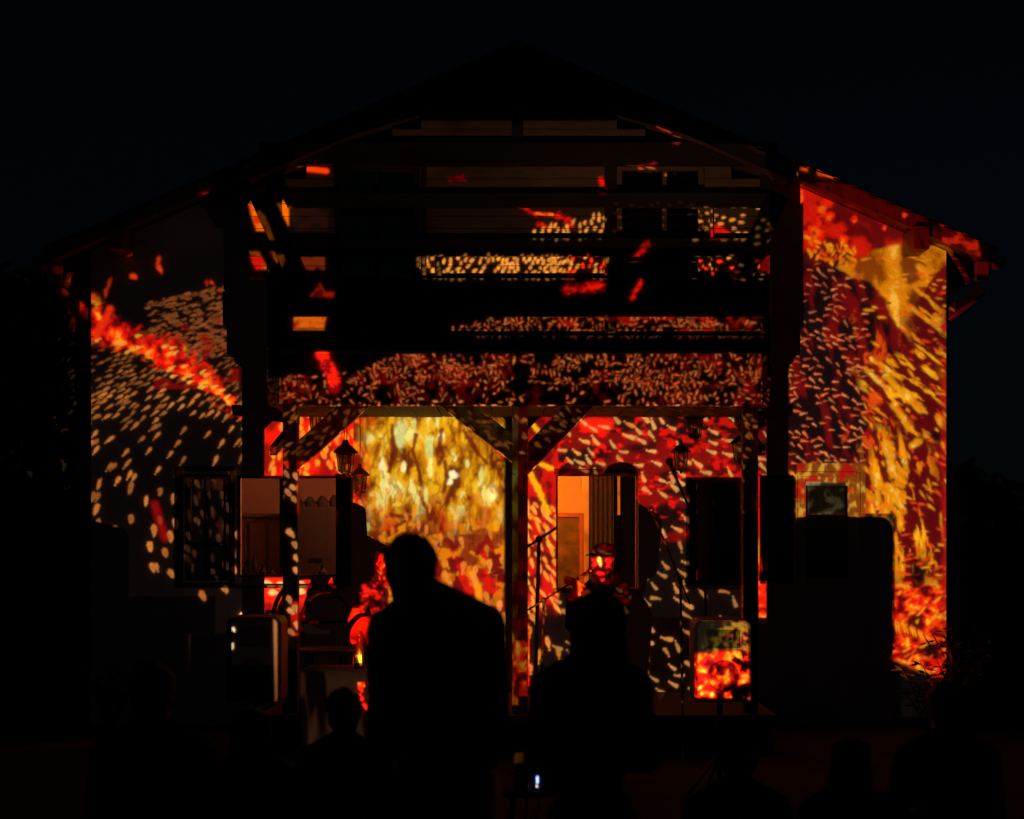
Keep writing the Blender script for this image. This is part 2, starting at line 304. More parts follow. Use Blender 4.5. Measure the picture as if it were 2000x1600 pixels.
    for x, y in pts: C.fleck(x, y, r.uniform(14, 28), r.uniform(5, 8), r.uniform(.7, 1.7), mixc(lin(250, 130, 30), lin(250, 160, 60), np.float32(r.rand())), head=False, op=.85)
    # above the doors on the right
    def rb(X, Y):
        n = fb(X/17, Y/10, 121, 3); g = 1-.4*sst(1150, 1420, X)
        return 1-sst(1040, 1062, Y), mixc(lin(20, 6, 8), lin(225, 16, 10), sst(.55, .72, n)*g+.22*sst(.4, .6, fb(X/60, Y/40, 5, 2)))
    C.lay((1090, 690, 1500, 1062), rb)
    C.lay((1130, 690, 1200, 860), lambda X, Y: (.8*(1-sst(.7, 1.3, np.hypot((X-1165)/36, (Y-828)/14))), lin(245, 30, 8)+0*X[..., None]))
    pts, r = scatter((1088, 800, 1500, 1352), lambda x, y: 25 if y < 1050 else 26, lambda x, y: (y < 930 or 1246 < x < 1342 or y > 1150) and not (1088 < x < 1246 and y > 930 and x > 1150 and y < 1150) and (x < 1449 or y < 930), seed=16)
    for x, y in pts:
        if r.rand() < .22: continue
        C.fleck(x, y, r.uniform(15, 25), r.uniform(6.5, 9), r.uniform(.7, 1.9)+math.pi*(r.rand() < .8), mixc(PEACH, lin(225, 160, 90), np.float32(r.rand()))*np.float32(r.uniform(.7, .95) if y < 1060 else r.uniform(.4, .65)), ring=.1, curve=.5)
    C.lay((1449, 930, 1486, 1190), lambda X, Y: (np.ones(X.shape), mixc(lin(100, 8, 10), mixc(lin(200, 20, 14), lin(214, 105, 20), sst(1030, 1075, Y)*(1-sst(1090, 1120, Y))), sst(.3, .6, fb(X/16, Y/30, 131, 3)))))
    C.lay((1482, 1090, 1512, 1206), lambda X, Y: (np.ones(X.shape), fire(X, Y, 133, 14)[0]))
    C.lay((1482, 1108, 1506, 1136), lambda X, Y: (1.0*(Y > 1116)*(Y < 1135)*(X < 1502), lin(14, 7, 8)+0*X[..., None]))
    C.lay((1556, 905, 1690, 1010), lambda X, Y: (.9+0*X, mixc(lin(165, 18, 8), mixc(lin(120, 60, 12), lin(200, 150, 50), sst(.5, .7, fb(X/8, Y/14, 136, 3))), sst(.42, .6, fb(X/24, Y/24, 135, 3)+.2*sst(1630, 1670, X)))))
    C.lay((366, 934, 446, 1128), lambda X, Y: (1+0*X, mixc(lin(8, 5, 6), lin(96, 44, 30), sst(.50, .62, fb(X/14, Y/30, 161, 3))*(1-sst(1010, 1090, Y)))))
    pts, r = scatter((366, 940, 446, 1126), lambda x, y: 22, lambda x, y: True, seed=41)
    for x, y in pts: C.fleck(x, y, r.uniform(15, 21), r.uniform(6, 9), 1.4+r.uniform(-.3, .3), lin(190, 120, 80)*np.float32(r.uniform(.2, .8)), head=False, ring=.2)
    C.lay((1574, 942, 1652, 1008), lambda X, Y: (1+0*X, mixc(lin(48, 40, 22), lin(140, 138, 96), sst(.42, .62, fb(X/17, Y/20, 171, 3)))))
    # the show is masked off the windows, so that only a trace reaches them
    for x0, y0, x1, y1, f in ((366, 934, 446, 1128, 1.0), (465, 931, 672, 1122, .0), (1086, 928, 1246, 1152, .05), (1345, 934, 1446, 1142, .04), (1484, 929, 1554, 1090, .03), (1576, 944, 1650, 1003, .5)):
        X, Y, v = C.win(x0, y0, x1, y1); v *= f
    for q in ((1250, 1206, 1549, 1460), (1549, 1270, 1760, 1460), (0, 1165, 420, 1460)):
        X, Y, v = C.win(*q); v *= np.clip(sst(.03, .09, v.max(axis=2)), 0, 1)[..., None]
    # just under the porch beam only sparse flecks are thrown: they fall on braces, post heads and ceiling
    X, Y, v = C.win(466, 688, 1542, 813); g_ = (.05+.10*fb(X/50, Y/30, 151, 2))[..., None]; v *= g_; v += np.float32([.010, .002, .001])*(.5+fb(X/40, Y/30, 152, 2)[..., None])
    r = np.random.RandomState(31)
    for i in range(330):
        x, y = r.uniform(470, 1540), r.uniform(692, 808); C.fleck(x, y, r.uniform(12, 20), r.uniform(5, 7.5), (-.6 if x < 720 else .6)+r.uniform(-.5, .5), PEACH*np.float32(r.uniform(.25, .8)))
    X, Y, v = C.win(984, 813, 1026, 1345); v *= (.16+.45*sst(1150, 1230, Y))[..., None]*np.float32([.85, 1.5, 1.6])
    for i in range(19):                    # flecks that meet the left porch post
        x, y = r.uniform(471, 504), r.uniform(830, 1235); C.fleck(x, y, r.uniform(15, 21), r.uniform(9, 11), 1.15+r.uniform(-.3, .3), lin(255, 185, 120)*np.float32(r.uniform(.6, 1.6)), head=False, ring=.2)
    def Q(px, py, Yd): k = kdepth(Yd); return VX0+(px-VX0)*k, VY0+(py-VY0)*k
    def blob(px, py, Yd, L, w_, a, c, soft=3): u, v_ = Q(px, py, Yd); k = kdepth(Yd); C.fleck(u, v_, L*k, w_*k, a, c, head=False, soft=soft)
    def poly(pts, Yd, fn, e=3):
        p = [Q(x, y, Yd) for x, y in pts]; xs = [q[0] for q in p]; ys = [q[1] for q in p]
        C.lay((min(xs)-8, min(ys)-8, max(xs)+8, max(ys)+8), lambda X, Y: ((1-sst(-e, e, sdf(p, X, Y)))*fn(X, Y)[0], fn(X, Y)[1]))
    # eaves and barge boards
    poly([(1556, 306), (1600, 308), (1640, 330), (1660, 350), (1600, 342), (1560, 330)], 1.2, lambda X, Y: (sst(.36, .5, fb(X/20, Y/12, 3, 3)), mixc(lin(200, 40, 10)*2, lin(250, 120, 20)*3, fb(X/16, Y/10, 4, 3))))
    poly([(1610, 350), (1700, 385), (1810, 425), (1815, 460), (1780, 448), (1640, 392)], 1.2, lambda X, Y: (sst(.3, .6, fb(X/24, Y/18, 5, 3))*.8, 0*X[..., None]+lin(110, 10, 14)*.8))
    blob(1767, 420, 1.2, 9, 8, 0, lin(255, 60, 20)*3); blob(1795, 408, 1.2, 40, 4, .45, lin(190, 60, 40)*2)
    poly([(1838, 430), (1912, 462), (1914, 505), (1840, 478)], 1.2, lambda X, Y: (np.ones(X.shape), mixc(lin(110, 12, 14), lin(235, 50, 15)*1.5, sst(.42, .66, fb(X/16, Y/12, 7, 3)))))
    poly([(1890, 500), (1948, 508), (1946, 532), (1890, 530)], 1.3, lambda X, Y: (np.ones(X.shape)*.8, 0*X[..., None]+lin(120, 14, 20)*1.2))
    poly([(1856, 612), (1925, 562), (1932, 574), (1866, 624)], 1.9, lambda X, Y: (np.ones(X.shape), 0*X[..., None]+lin(190, 20, 40)))
    blob(403, 378, 1.2, 16, 5, 0, RED); blob(436, 403, 1.2, 9, 9, 0, ORG*1.5); blob(275, 345, 1.2, 18, 7, 1.4, RED*.3)
    # light drawn for the table, the bottle's glint, the left loudspeaker's edge and reflections
    poly([(582, 1312), (747, 1312), (752, 1460), (590, 1460)], -1.5, lambda X, Y: (np.ones(X.shape), lin(52, 32, 22)*(.02+.25*sst(.38, .62, fb(X/26, Y/110, 9, 2)))[..., None]))
    poly([(700, 1334), (746, 1334), (748, 1398), (700, 1398)], -1.5, lambda X, Y: (sst(.52, .60, fb(X/22, Y/22, 12, 3)), mixc(RED*1.5, ORG*2, sst(.6, .75, fb(X/20, Y/20, 12, 3)))))
    blob(734, 1370, -1.5, 34, 15, 1.3, RED*2.2); blob(735, 1376, -1.5, 12, 8, 1.3, ORG*3); blob(712, 1380, -1.5, 11, 7, 1, RED*2)
    blob(701, 1283, -1.3, 30, 7, 1.5, YEL*1.8, 1)
    poly([(541, 1212), (548, 1218), (549, 1372), (544, 1372)], -2.4, lambda X, Y: (np.ones(X.shape), lin(150, 95, 55)*(1.3-.9*sst(1000, 1290, Y))[..., None]*1.2), 2)
    for a in ((457, 1250, 20, 6, -1.2), (481, 1240, 10, 5, 1.2), (478, 1272, 14, 5, -1.2)): blob(a[0], a[1], -2.5, *a[2:], lin(200, 180, 140)*2.5, 1)
    # performers
    poly([(1138, 1088), (1200, 1082), (1206, 1132), (1160, 1140), (1138, 1120)], -1.25, lambda X, Y: (np.ones(X.shape), mixc(lin(20, 2, 5), lin(205, 20, 18)*.9, sst(.44, .66, fb(X/13, Y/11, 21, 3)))))
    blob(1171, 1098, -1.35, 19, 6, 1.4, lin(255, 150, 60)*2, 1)
    poly([(1128, 1128), (1156, 1132), (1150, 1180), (1132, 1180)], -1.45, lambda X, Y: (sst(.42, .5, fb(X/9, Y/9, 23, 3)), mixc(RED*1.2, ORG*1.5, fb(X/8, Y/8, 24, 2))))
    poly([(728, 1080), (768, 1078), (772, 1142), (735, 1142)], -.45, lambda X, Y: (np.ones(X.shape), mixc(lin(110, 6, 6), mixc(lin(225, 20, 8)*1.3, lin(255, 110, 15)*1.5, sst(.55, .7, fb(X/8, Y/10, 25, 3))), sst(.38, .54, fb(X/11, Y/13, 28, 3)))))
    poly([(706, 1142), (790, 1128), (796, 1182), (780, 1196), (706, 1200)], -.45, lambda X, Y: (sst(.42, .52, fb(X/12, Y/12, 27, 3)), mixc(mixc(lin(70, 4, 8), lin(205, 22, 12), sst(.44, .62, fb(X/11, Y/11, 26, 3))), lin(225, 160, 40)*1.5, sst(VX0+(752-VX0)*1.2, VX0+(775-VX0)*1.2, X+20*(fb(X/12, Y/12, 3, 2)-.5)))))
    return C

def build_bay():                           # read on the upper storey's boards, photographed 12 m away
    B = Canvas(440, 1560, 225, 800)
    B.lay((440, 244, 1560, 480), lambda X, Y: ((X > 560)*1.0, lin(50, 34, 22)*((.35+.5*sst(700, 1300, X)+.5*(fb(X/90, Y/40, 5, 3)-.5))*(1-.5*sst(380, 460, Y)))[..., None]))
    def ember(x, y, L, w_, a, b=1.0, c=RED, soft=3):
        ex, ey = math.cos(a)*L*.5, math.sin(a)*L*.5
        B.lay((x-L, y-L, x+L, y+L), lambda X, Y: ((1-sst(w_*.12, w_*.75, seg_d([(x-ex, y-ey), (x, y+w_*.12), (x+ex, y+ey)], X, Y)+w_*.9*(fb(X/6, Y/5, 33, 3)-.42))), mixc(c*.35, c, sst(.35, .6, fb(X/8, Y/6, 34, 2)))*np.float32(b*2.0)))
    B.lay((575, 300, 660, 360), lambda X, Y: (1-sst(2, 8, seg_d([(592, 336), (615, 338), (640, 341)], X, Y)), lin(255, 70, 10)*2+0*X[..., None]))
    for a in ((1296, 250, 20, 12, .2, 1.2, ORG), (1322, 272, 9, 8, 0, .8, ORG), (893, 356, 22, 14, 0, .12, RED), (1176, 364, 14, 12, 1.2, .8, RED), (1030, 415, 36, 8, .6, 1.1, RED), (1062, 424, 34, 6, .1, 1.3, ORG), (1062, 447, 22, 10, .4, 1, RED),
              (1100, 430, 22, 12, .3, 1, RED), (1112, 445, 20, 8, .6, .7, RED), (1140, 558, 66, 18, -.14, 2.2, RED), (1163, 555, 20, 10, 0, 3, RED), (1250, 490, 44, 13, -.9, 3.2, RED), (1243, 562, 36, 10, -1.1, 3, RED), (1262, 321, 34, 9, -.3, 1.8, RED)):
        ember(*a)
    def patch(poly, c0, c1, s):
        xs = [p[0] for p in poly]; ys = [p[1] for p in poly]
        B.lay((min(xs)-6, min(ys)-6, max(xs)+6, max(ys)+6), lambda X, Y: (1-sst(-2, 3, sdf(poly, X, Y)), mixc(c0, c1, sst(.35, .6, fb(X/16, Y/16, s, 3)))))
    patch([(488, 405), (500, 400), (512, 412), (528, 456), (504, 456)], lin(225, 40, 6)*1.6, lin(235, 125, 10)*1.8, 4)
    patch([(543, 400), (566, 400), (566, 446)], lin(240, 120, 8)*1.8, lin(250, 130, 8)*1.8, 5)
    patch([(484, 487), (503, 487), (524, 530), (503, 532)], lin(210, 24, 8)*1.5, lin(240, 130, 10)*1.8, 6)
    patch([(525, 487), (547, 487), (550, 500), (541, 514)], lin(215, 40, 8)*1.5, lin(240, 130, 10)*1.6, 12)
    patch([(570, 398), (648, 398), (640, 456), (575, 456)], lin(30, 18, 14), lin(44, 24, 18), 7)
    patch([(578, 498), (636, 498), (636, 532), (600, 532)], lin(40, 12, 8), lin(130, 52, 20), 8)
    patch([(603, 574), (618, 556), (622, 548), (632, 566), (650, 566), (648, 576)], lin(130, 10, 6)*1.5, lin(235, 45, 10)*2, 9)
    patch([(578, 616), (640, 616), (634, 648), (576, 648)], lin(170, 30, 8), lin(205, 105, 18)*1.4, 10)
    # the dense swarm on the lower boards
    def in_f(x, y):
        if y > 688: return y > np.interp(x, [540, 560, 700, 770, 1600], [740, 730, 722, 688, 688])
        if 615 < y < 655: return y > np.interp(x, [860, 875, 960, 1100, 1300, 1490, 1500], [700, 648, 628, 618, 618, 634, 700])
        return False
    B.lay((540, 685, 1500, 795), lambda X, Y: (.42*(1-.75*sst(730, 780, Y)*(X > 720)*(X < 1180))*sst(.35, .6, fb(X/9, Y/14, 18, 3))*sst(.46, .70, fb(X/60, Y/40, 15, 3)+.1*sst(1150, 1300, X))*sst(0, 14, Y-np.interp(X, [540, 560, 700, 770, 1600], [735, 724, 716, 680, 680])), lin(140, 16, 14)*1.1+0*X[..., None]))
    B.lay((1080, 615, 1490, 655), lambda X, Y: (.6*sst(.50, .66, fb(X/26, Y/16, 16, 3)), lin(170, 18, 12)*1.2+0*X[..., None]))
    pts, r = scatter((520, 612, 1500, 795), lambda x, y: 5.6 if y < 745 else 8.5, in_f, n=60000, seed=21)
    for x, y in pts:
        if r.rand() < (.22 if x < 1000 else .36)+(.5 if (y > 748 and 820 < x < 1180) else 0)+1.6*(float(fb(np.float32(x/45), np.float32(y/22), 66, 2))-.5): continue
        B.fleck(x, y, r.uniform(5, 13), r.uniform(2.4, 4.6), (r.uniform(.9, 2.3) if r.rand() < .6 else r.uniform(-.5, .5)), mixc(lin(225, 95, 50), lin(225, 140, 80), np.float32(r.rand()))*np.float32(r.uniform(.15, 1.0)), head=False, soft=1)
    B.lay((600, 680, 680, 770), lambda X, Y: (1-sst(5, 17, seg_d([(624, 683), (634, 706), (648, 728), (650, 752)], X, Y)), mixc(lin(130, 10, 18)*1.6, lin(235, 30, 12)*1.8, sst(.4, .6, fb(X/12, Y/12, 19, 3)))))
    pts, r = scatter((815, 396, 1510, 540), lambda x, y: 8.0 if (y > 480 and x < 1200) else 8.5 if x < 1200 else 15, lambda x, y: (y > 495 and 815 < x < 1185) or (y > 452-(x-1050)*.22 and y < 462 and 1040 < x < 1185) or (x > 1355 and (402 < y < 465 or y > 495) and (x < 1455 or x > 1478)) or False, n=60000, seed=22)
    for x, y in pts:
        if r.rand() < .1: continue
        col = mixc(lin(235, 165, 90), lin(255, 185, 70), np.float32(r.rand()))*np.float32(r.uniform(.7, 1.25)*1.5)
        if x > 1105 and y > 490 and r.rand() < .5: col = lin(255, 60, 10)*1.8
        B.fleck(x, y, r.uniform(8, 13), r.uniform(4.5, 6.5), (r.uniform(-1.6, -.4) if x < 1300 else r.uniform(0, .35)), col, head=False, soft=1)
    patch([(1388, 446), (1405, 448), (1425, 462), (1388, 462)], lin(210, 16, 14)*1.6, lin(210, 16, 14)*1.6, 3)
    patch([(1478, 530), (1500, 496), (1524, 496), (1520, 530)], lin(210, 20, 10)*1.6, lin(240, 90, 30)*1.6, 3)
    pts, r = scatter((1200, 325, 1375, 460), lambda x, y: 13, lambda x, y: y > 390 or (abs(y-(332+(x-1235)*.36)) < 6 and 1232 < x < 1330), seed=23)  # the upper diagonal row stands in for a reflection in the door's glass
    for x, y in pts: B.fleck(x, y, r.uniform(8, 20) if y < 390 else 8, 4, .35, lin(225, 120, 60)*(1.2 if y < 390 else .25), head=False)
    return B

def film_frame():
    C = build_main(); B = build_bay()
    def paste(src, k, box):                # write a nearer surface's part of the show where its rays leave the projector
        u0, v0, u1, v1 = box
        X, Y, v = C.win(VX0+(u0-VX0)*k, VY0+(v0-VY0)*k, VX0+(u1-VX0)*k, VY0+(v1-VY0)*k)
        sx = VX0+(X-VX0)/k-src.u0; sy = VY0+(Y-VY0)/k-src.v0
        xi = np.clip(sx.astype(int), 0, src.w-2); yi = np.clip(sy.astype(int), 0, src.h-2)
        fx = np.clip(sx-xi, 0, 1)[..., None]; fy = np.clip(sy-yi, 0, 1)[..., None]; a = src.a
        v[:] = (a[yi, xi]*(1-fx)+a[yi, xi+1]*fx)*(1-fy)+(a[yi+1, xi]*(1-fx)+a[yi+1, xi+1]*fx)*fy
    def blur(a, n):
        for ax in (0, 1):
            for _ in range(2):
                c = np.cumsum(np.pad(a, [(n+1, n) if i == ax else (0, 0) for i in range(3)], mode='edge'), axis=ax, dtype=np.float64)
                a = ((c[2*n+1:] - c[:-2*n-1]) if ax == 0 else (c[:, 2*n+1:] - c[:, :-2*n-1]))/(2*n+1)
        return a.astype(np.float32)
    k0 = kdepth(.04)
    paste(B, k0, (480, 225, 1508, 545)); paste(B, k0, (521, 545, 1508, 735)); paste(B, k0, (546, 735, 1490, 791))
    C.a = C.a*.66+blur(C.a, 1)*.26+blur(C.a, 3)*.08+blur(C.a, 9)*.045*np.float32([1, .7, .6])   # the slight halo of the lens
    return C

# ---------------------------------------------------------------- the video projector on its stand throws that frame
PX, PY, PZ = 0.2, -5.1, 0.42
film = film_frame()
H_, W_ = film.h, film.w
fimg = bpy.data.images.new('projected_show', W_, H_, alpha=False, float_buffer=True)
fimg.colorspace_settings.name = 'Non-Color'
buf = np.ones((H_, W_, 4), np.float32); buf[..., :3] = film.a[::-1]
fimg.pixels.foreach_set(buf.ravel()); fimg.update(); fimg.pack()
beam_d = bpy.data.lights.new('projector_beam', 'SPOT')
beam_d.spot_size = R(100); beam_d.spot_blend = 0; beam_d.shadow_soft_size = .006
beam_d.energy = 1; beam_d.use_nodes = True
lamp = bpy.data.objects.new('projector_beam', beam_d); col.objects.link(lamp)
lamp.location = (PX, PY, PZ); lamp.rotation_euler = (R(90), 0, 0)
nt = beam_d.node_tree; nt.nodes.clear()
def N(t, **k):
    n = nt.nodes.new(t)
    for a, b in k.items(): setattr(n, a, b)
    return n
def M(op, a, b=None):
    n = N('ShaderNodeMath', operation=op)
    for i, q in enumerate((a, b)):
        if q is None: continue
        if isinstance(q, (int, float)): n.inputs[i].default_value = q
        else: nt.links.new(q, n.inputs[i])
    return n.outputs[0]
tc = N('ShaderNodeTexCoord'); sp = N('ShaderNodeSeparateXYZ'); nt.links.new(tc.outputs['Normal'], sp.inputs[0])
tx = M('DIVIDE', sp.outputs[0], M('ABSOLUTE', sp.outputs[2])); tz = M('DIVIDE', sp.outputs[1], M('ABSOLUTE', sp.outputs[2]))
SG = 1
# slope from the lens -> place on the wall plane (6.6 m away) -> place in the frame
U = M('MULTIPLY_ADD', tx, SG*6.6*3000/13.5/(FU1-FU0)); nt.nodes[-1].inputs[2].default_value = (1000+PX*3000/13.5-FU0)/(FU1-FU0)
V = M('MULTIPLY_ADD', tz, SG*6.6*3000/13.5/(FV1-FV0)); nt.nodes[-1].inputs[2].default_value = 1-(1018-(PZ-1.5)*3000/13.5-FV0)/(FV1-FV0)
cb = N('ShaderNodeCombineXYZ'); nt.links.new(U, cb.inputs[0]); nt.links.new(V, cb.inputs[1])
im = N('ShaderNodeTexImage', image=fimg, extension='CLIP', interpolation='Linear'); nt.links.new(cb.outputs[0], im.inputs[0])
em = N('ShaderNodeEmission'); nt.links.new(im.outputs[0], em.inputs[0]); em.inputs[1].default_value = 4600
lo = N('ShaderNodeOutputLight'); nt.links.new(em.outputs[0], lo.inputs[0])

# ---------------------------------------------------------------- helpers
def W(px, py, Y):                         # a point of the place, from where it stands in the photograph and its distance
    s = (12.0+Y)/3000
    return Vector(((px-1000)*s, Y, 1.5+(1018-py)*s))
def WX(px, Y): return (px-1000)*(12.0+Y)/3000
def WZ(py, Y): return 1.5+(1018-py)*(12.0+Y)/3000

def mat(name, color, rough=.8, var=.0, scale=8., bump=0., bscale=60., metallic=0., stretch=(1, 1, 1), var2=None, spec=None, coat=0):
    m = bpy.data.materials.new(name); m.use_nodes = True; t = m.node_tree; p = t.nodes['Principled BSDF']
    p.inputs['Base Color'].default_value = (*color, 1); p.inputs['Roughness'].default_value = rough; p.inputs['Metallic'].default_value = metallic
    if spec is not None: p.inputs['Specular IOR Level'].default_value = spec
    if coat: p.inputs['Coat Weight'].default_value = coat
    c = t.nodes.new('ShaderNodeTexCoord'); mp = t.nodes.new('ShaderNodeMapping'); mp.inputs['Scale'].default_value = stretch
    t.links.new(c.outputs['Object'], mp.inputs[0])
    if var or var2:
        n = t.nodes.new('ShaderNodeTexNoise'); n.inputs['Scale'].default_value = scale; n.inputs['Detail'].default_value = 7; n.inputs['Roughness'].default_value = .65
        r = t.nodes.new('ShaderNodeValToRGB'); r.color_ramp.elements[0].position = .3; r.color_ramp.elements[1].position = .7
        r.color_ramp.elements[0].color = (*[q*(1-var) for q in color], 1); r.color_ramp.elements[1].color = (*(var2 or [min(1, q*(1+var)) for q in color]), 1)
        t.links.new(mp.outputs[0], n.inputs[0]); t.links.new(n.outputs[0], r.inputs[0]); t.links.new(r.outputs[0], p.inputs['Base Color'])
    if bump:
        n2 = t.nodes.new('ShaderNodeTexNoise'); n2.inputs['Scale'].default_value = bscale; n2.inputs['Detail'].default_value = 6
        b = t.nodes.new('ShaderNodeBump'); b.inputs['Strength'].default_value = bump; b.inputs['Distance'].default_value = .01
        t.links.new(mp.outputs[0], n2.inputs[0]); t.links.new(n2.outputs[0], b.inputs['Height']); t.links.new(b.outputs[0], p.inputs['Normal'])
    return m
M_ = dict(
    plaster=mat('lime_plaster', (.52, .50, .46), .92, .16, 2.2, .9, 38),
    siding=mat('weathered_boards', (.26, .17, .11), .8, .25, 5, .35, 30, stretch=(1, 6, 10)),
    trim=mat('brown_trim', (.22, .14, .09), .75, .2, 6, .3, 30, stretch=(8, 8, 1)),
    beam=mat('dark_stained_timber', (.036, .026, .02), .8, .3, 5, .4, 24, stretch=(1, 5, 5)),
    post=mat('oiled_timber_post', (.115, .072, .045), .75, .25, 6, .4, 24, stretch=(6, 6, 1)),
    black=mat('black_timber', (.010, .009, .008), .85, .3, 6, .3, 24),
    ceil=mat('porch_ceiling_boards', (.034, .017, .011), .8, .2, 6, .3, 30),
    soffit=mat('red_brown_soffit', (.20, .10, .075), .8, .25, 5, .3, 30),
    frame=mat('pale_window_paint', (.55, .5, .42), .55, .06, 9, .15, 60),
    dframe=mat('dark_window_paint', (.035, .028, .024), .5, .2, 9, .15, 60),
    shutter=mat('dark_shutter_paint', (.010, .010, .012), .85, .2, 9, .1, 60, spec=.1),
    tile=mat('clay_tile', (.16, .075, .05), .85, .35, 12, .5, 40),
    inner=mat('interior_plaster', (.58, .5, .40), .9, .05, 3),
    innerd=mat('interior_brown_wall', (.35, .26, .2), .9, .08, 3),
    curtain=mat('brown_curtain', (.20, .13, .09), .95, .25, 4, .2, 60, stretch=(20, 20, .6)),
    lace=mat('grey_net_curtain', (.34, .27, .22), .95, .45, 7, .2, 60, stretch=(5, 5, 2)),
    wood=mat('brown_furniture_wood', (.11, .06, .035), .5, .3, 5, .2, 20, stretch=(1, 1, 6)),
    metal=mat('black_iron', (.018, .016, .015), .55, .2, 20, .2, 80, metallic=.3),
    plastic=mat('black_speaker_plastic', (.016, .016, .017), .42, .15, 30, .35, 260),
    grille=mat('black_speaker_grille', (.07, .06, .055), .5, .25, 300, .4, 500),
    soil=mat('trodden_gravel', (.022, .024, .026), .98, .5, 2.5, 1, 30, var2=(.05, .05, .05)),
    paving=mat('paving_stone', (.11, .10, .09), .9, .3, 4, .6, 30),
    skin=mat('skin', (.46, .27, .19), .55, .08, 14, .15, 90),
    hair=mat('dark_hair', (.018, .012, .009), .6, .3, 30, .8, 90, stretch=(6, 6, 1)),
    navy=mat('dark_navy_cloth', (.022, .026, .04), .95, .2, 20, .3, 140),
    cloth2=mat('dark_grey_cloth', (.035, .035, .037), .95, .2, 20, .3, 140),
    cap=mat('black_cap_cloth', (.012, .012, .014), .9, .2, 20, .2, 160),
    denim=mat('dark_denim', (.03, .036, .055), .95, .2, 20, .2, 160),
    leather=mat('worn_shoe_leather', (.03, .02, .015), .6, .2, 20),
    floral=mat('patterned_shirt_cloth', (.16, .13, .09), .9, .7, 24, .2, 140, var2=(.75, .66, .42)),
    tablecloth=mat('linen_tablecloth', (.30, .25, .21), .95, .15, 5, .3, 90),
    label=mat('cream_card', (.5, .46, .4), .9, .1, 14),
    guitar=mat('amber_guitar_varnish', (.40, .18, .05), .3, .2, 7, stretch=(1, 1, 5)),
    leaf=mat('dark_leaf', (.045, .065, .025), .7, .4, 3),
    bark=mat('bark', (.07, .05, .035), .95, .3, 9, .8, 20),
    white=mat('projector_case_plastic', (.16, .16, .165), .45, .05, 20),
    steel=mat('brushed_steel', (.4, .4, .4), .35, .1, 40, metallic=1),
)
def glass(name, tint, glossy, rough=.03):
    m = bpy.data.materials.new(name); m.use_nodes = True; t = m.node_tree; t.nodes.clear()
    a = t.nodes.new('ShaderNodeBsdfTransparent'); a.inputs[0].default_value = (*tint, 1)
    g = t.nodes.new('ShaderNodeBsdfGlossy'); g.inputs['Roughness'].default_value = rough
    n = t.nodes.new('ShaderNodeTexNoise'); n.inputs['Scale'].default_value = 2; bp = t.nodes.new('ShaderNodeBump'); bp.inputs['Strength'].default_value = .1
    t.links.new(n.outputs[0], bp.inputs['Height']); t.links.new(bp.outputs[0], g.inputs['Normal'])
    x = t.nodes.new('ShaderNodeMixShader'); x.inputs[0].default_value = glossy
    o = t.nodes.new('ShaderNodeOutputMaterial')
    t.links.new(a.outputs[0], x.inputs[1]); t.links.new(g.outputs[0], x.inputs[2]); t.links.new(x.outputs[0], o.inputs[0]); return m
M_['glass'] = glass('window_glass', (.85, .86, .85), .09)
M_['lglass'] = glass('lantern_glass', (.55, .5, .42), .12, .15)
def glow(name, c, s):
    m = bpy.data.materials.new(name); m.use_nodes = True; p = m.node_tree.nodes['Principled BSDF']
    p.inputs['Base Color'].default_value = (*c, 1); p.inputs['Emission Color'].default_value = (*c, 1); p.inputs['Emission Strength'].default_value = s; return m
M_['bulb'] = glow('warm_bulb', (1, .45, .12), 6); M_['led'] = glow('blue_white_led', (.25, .35, 1), 6); M_['led2'] = glow('white_led_and_glint', (1, .8, .7), 3)

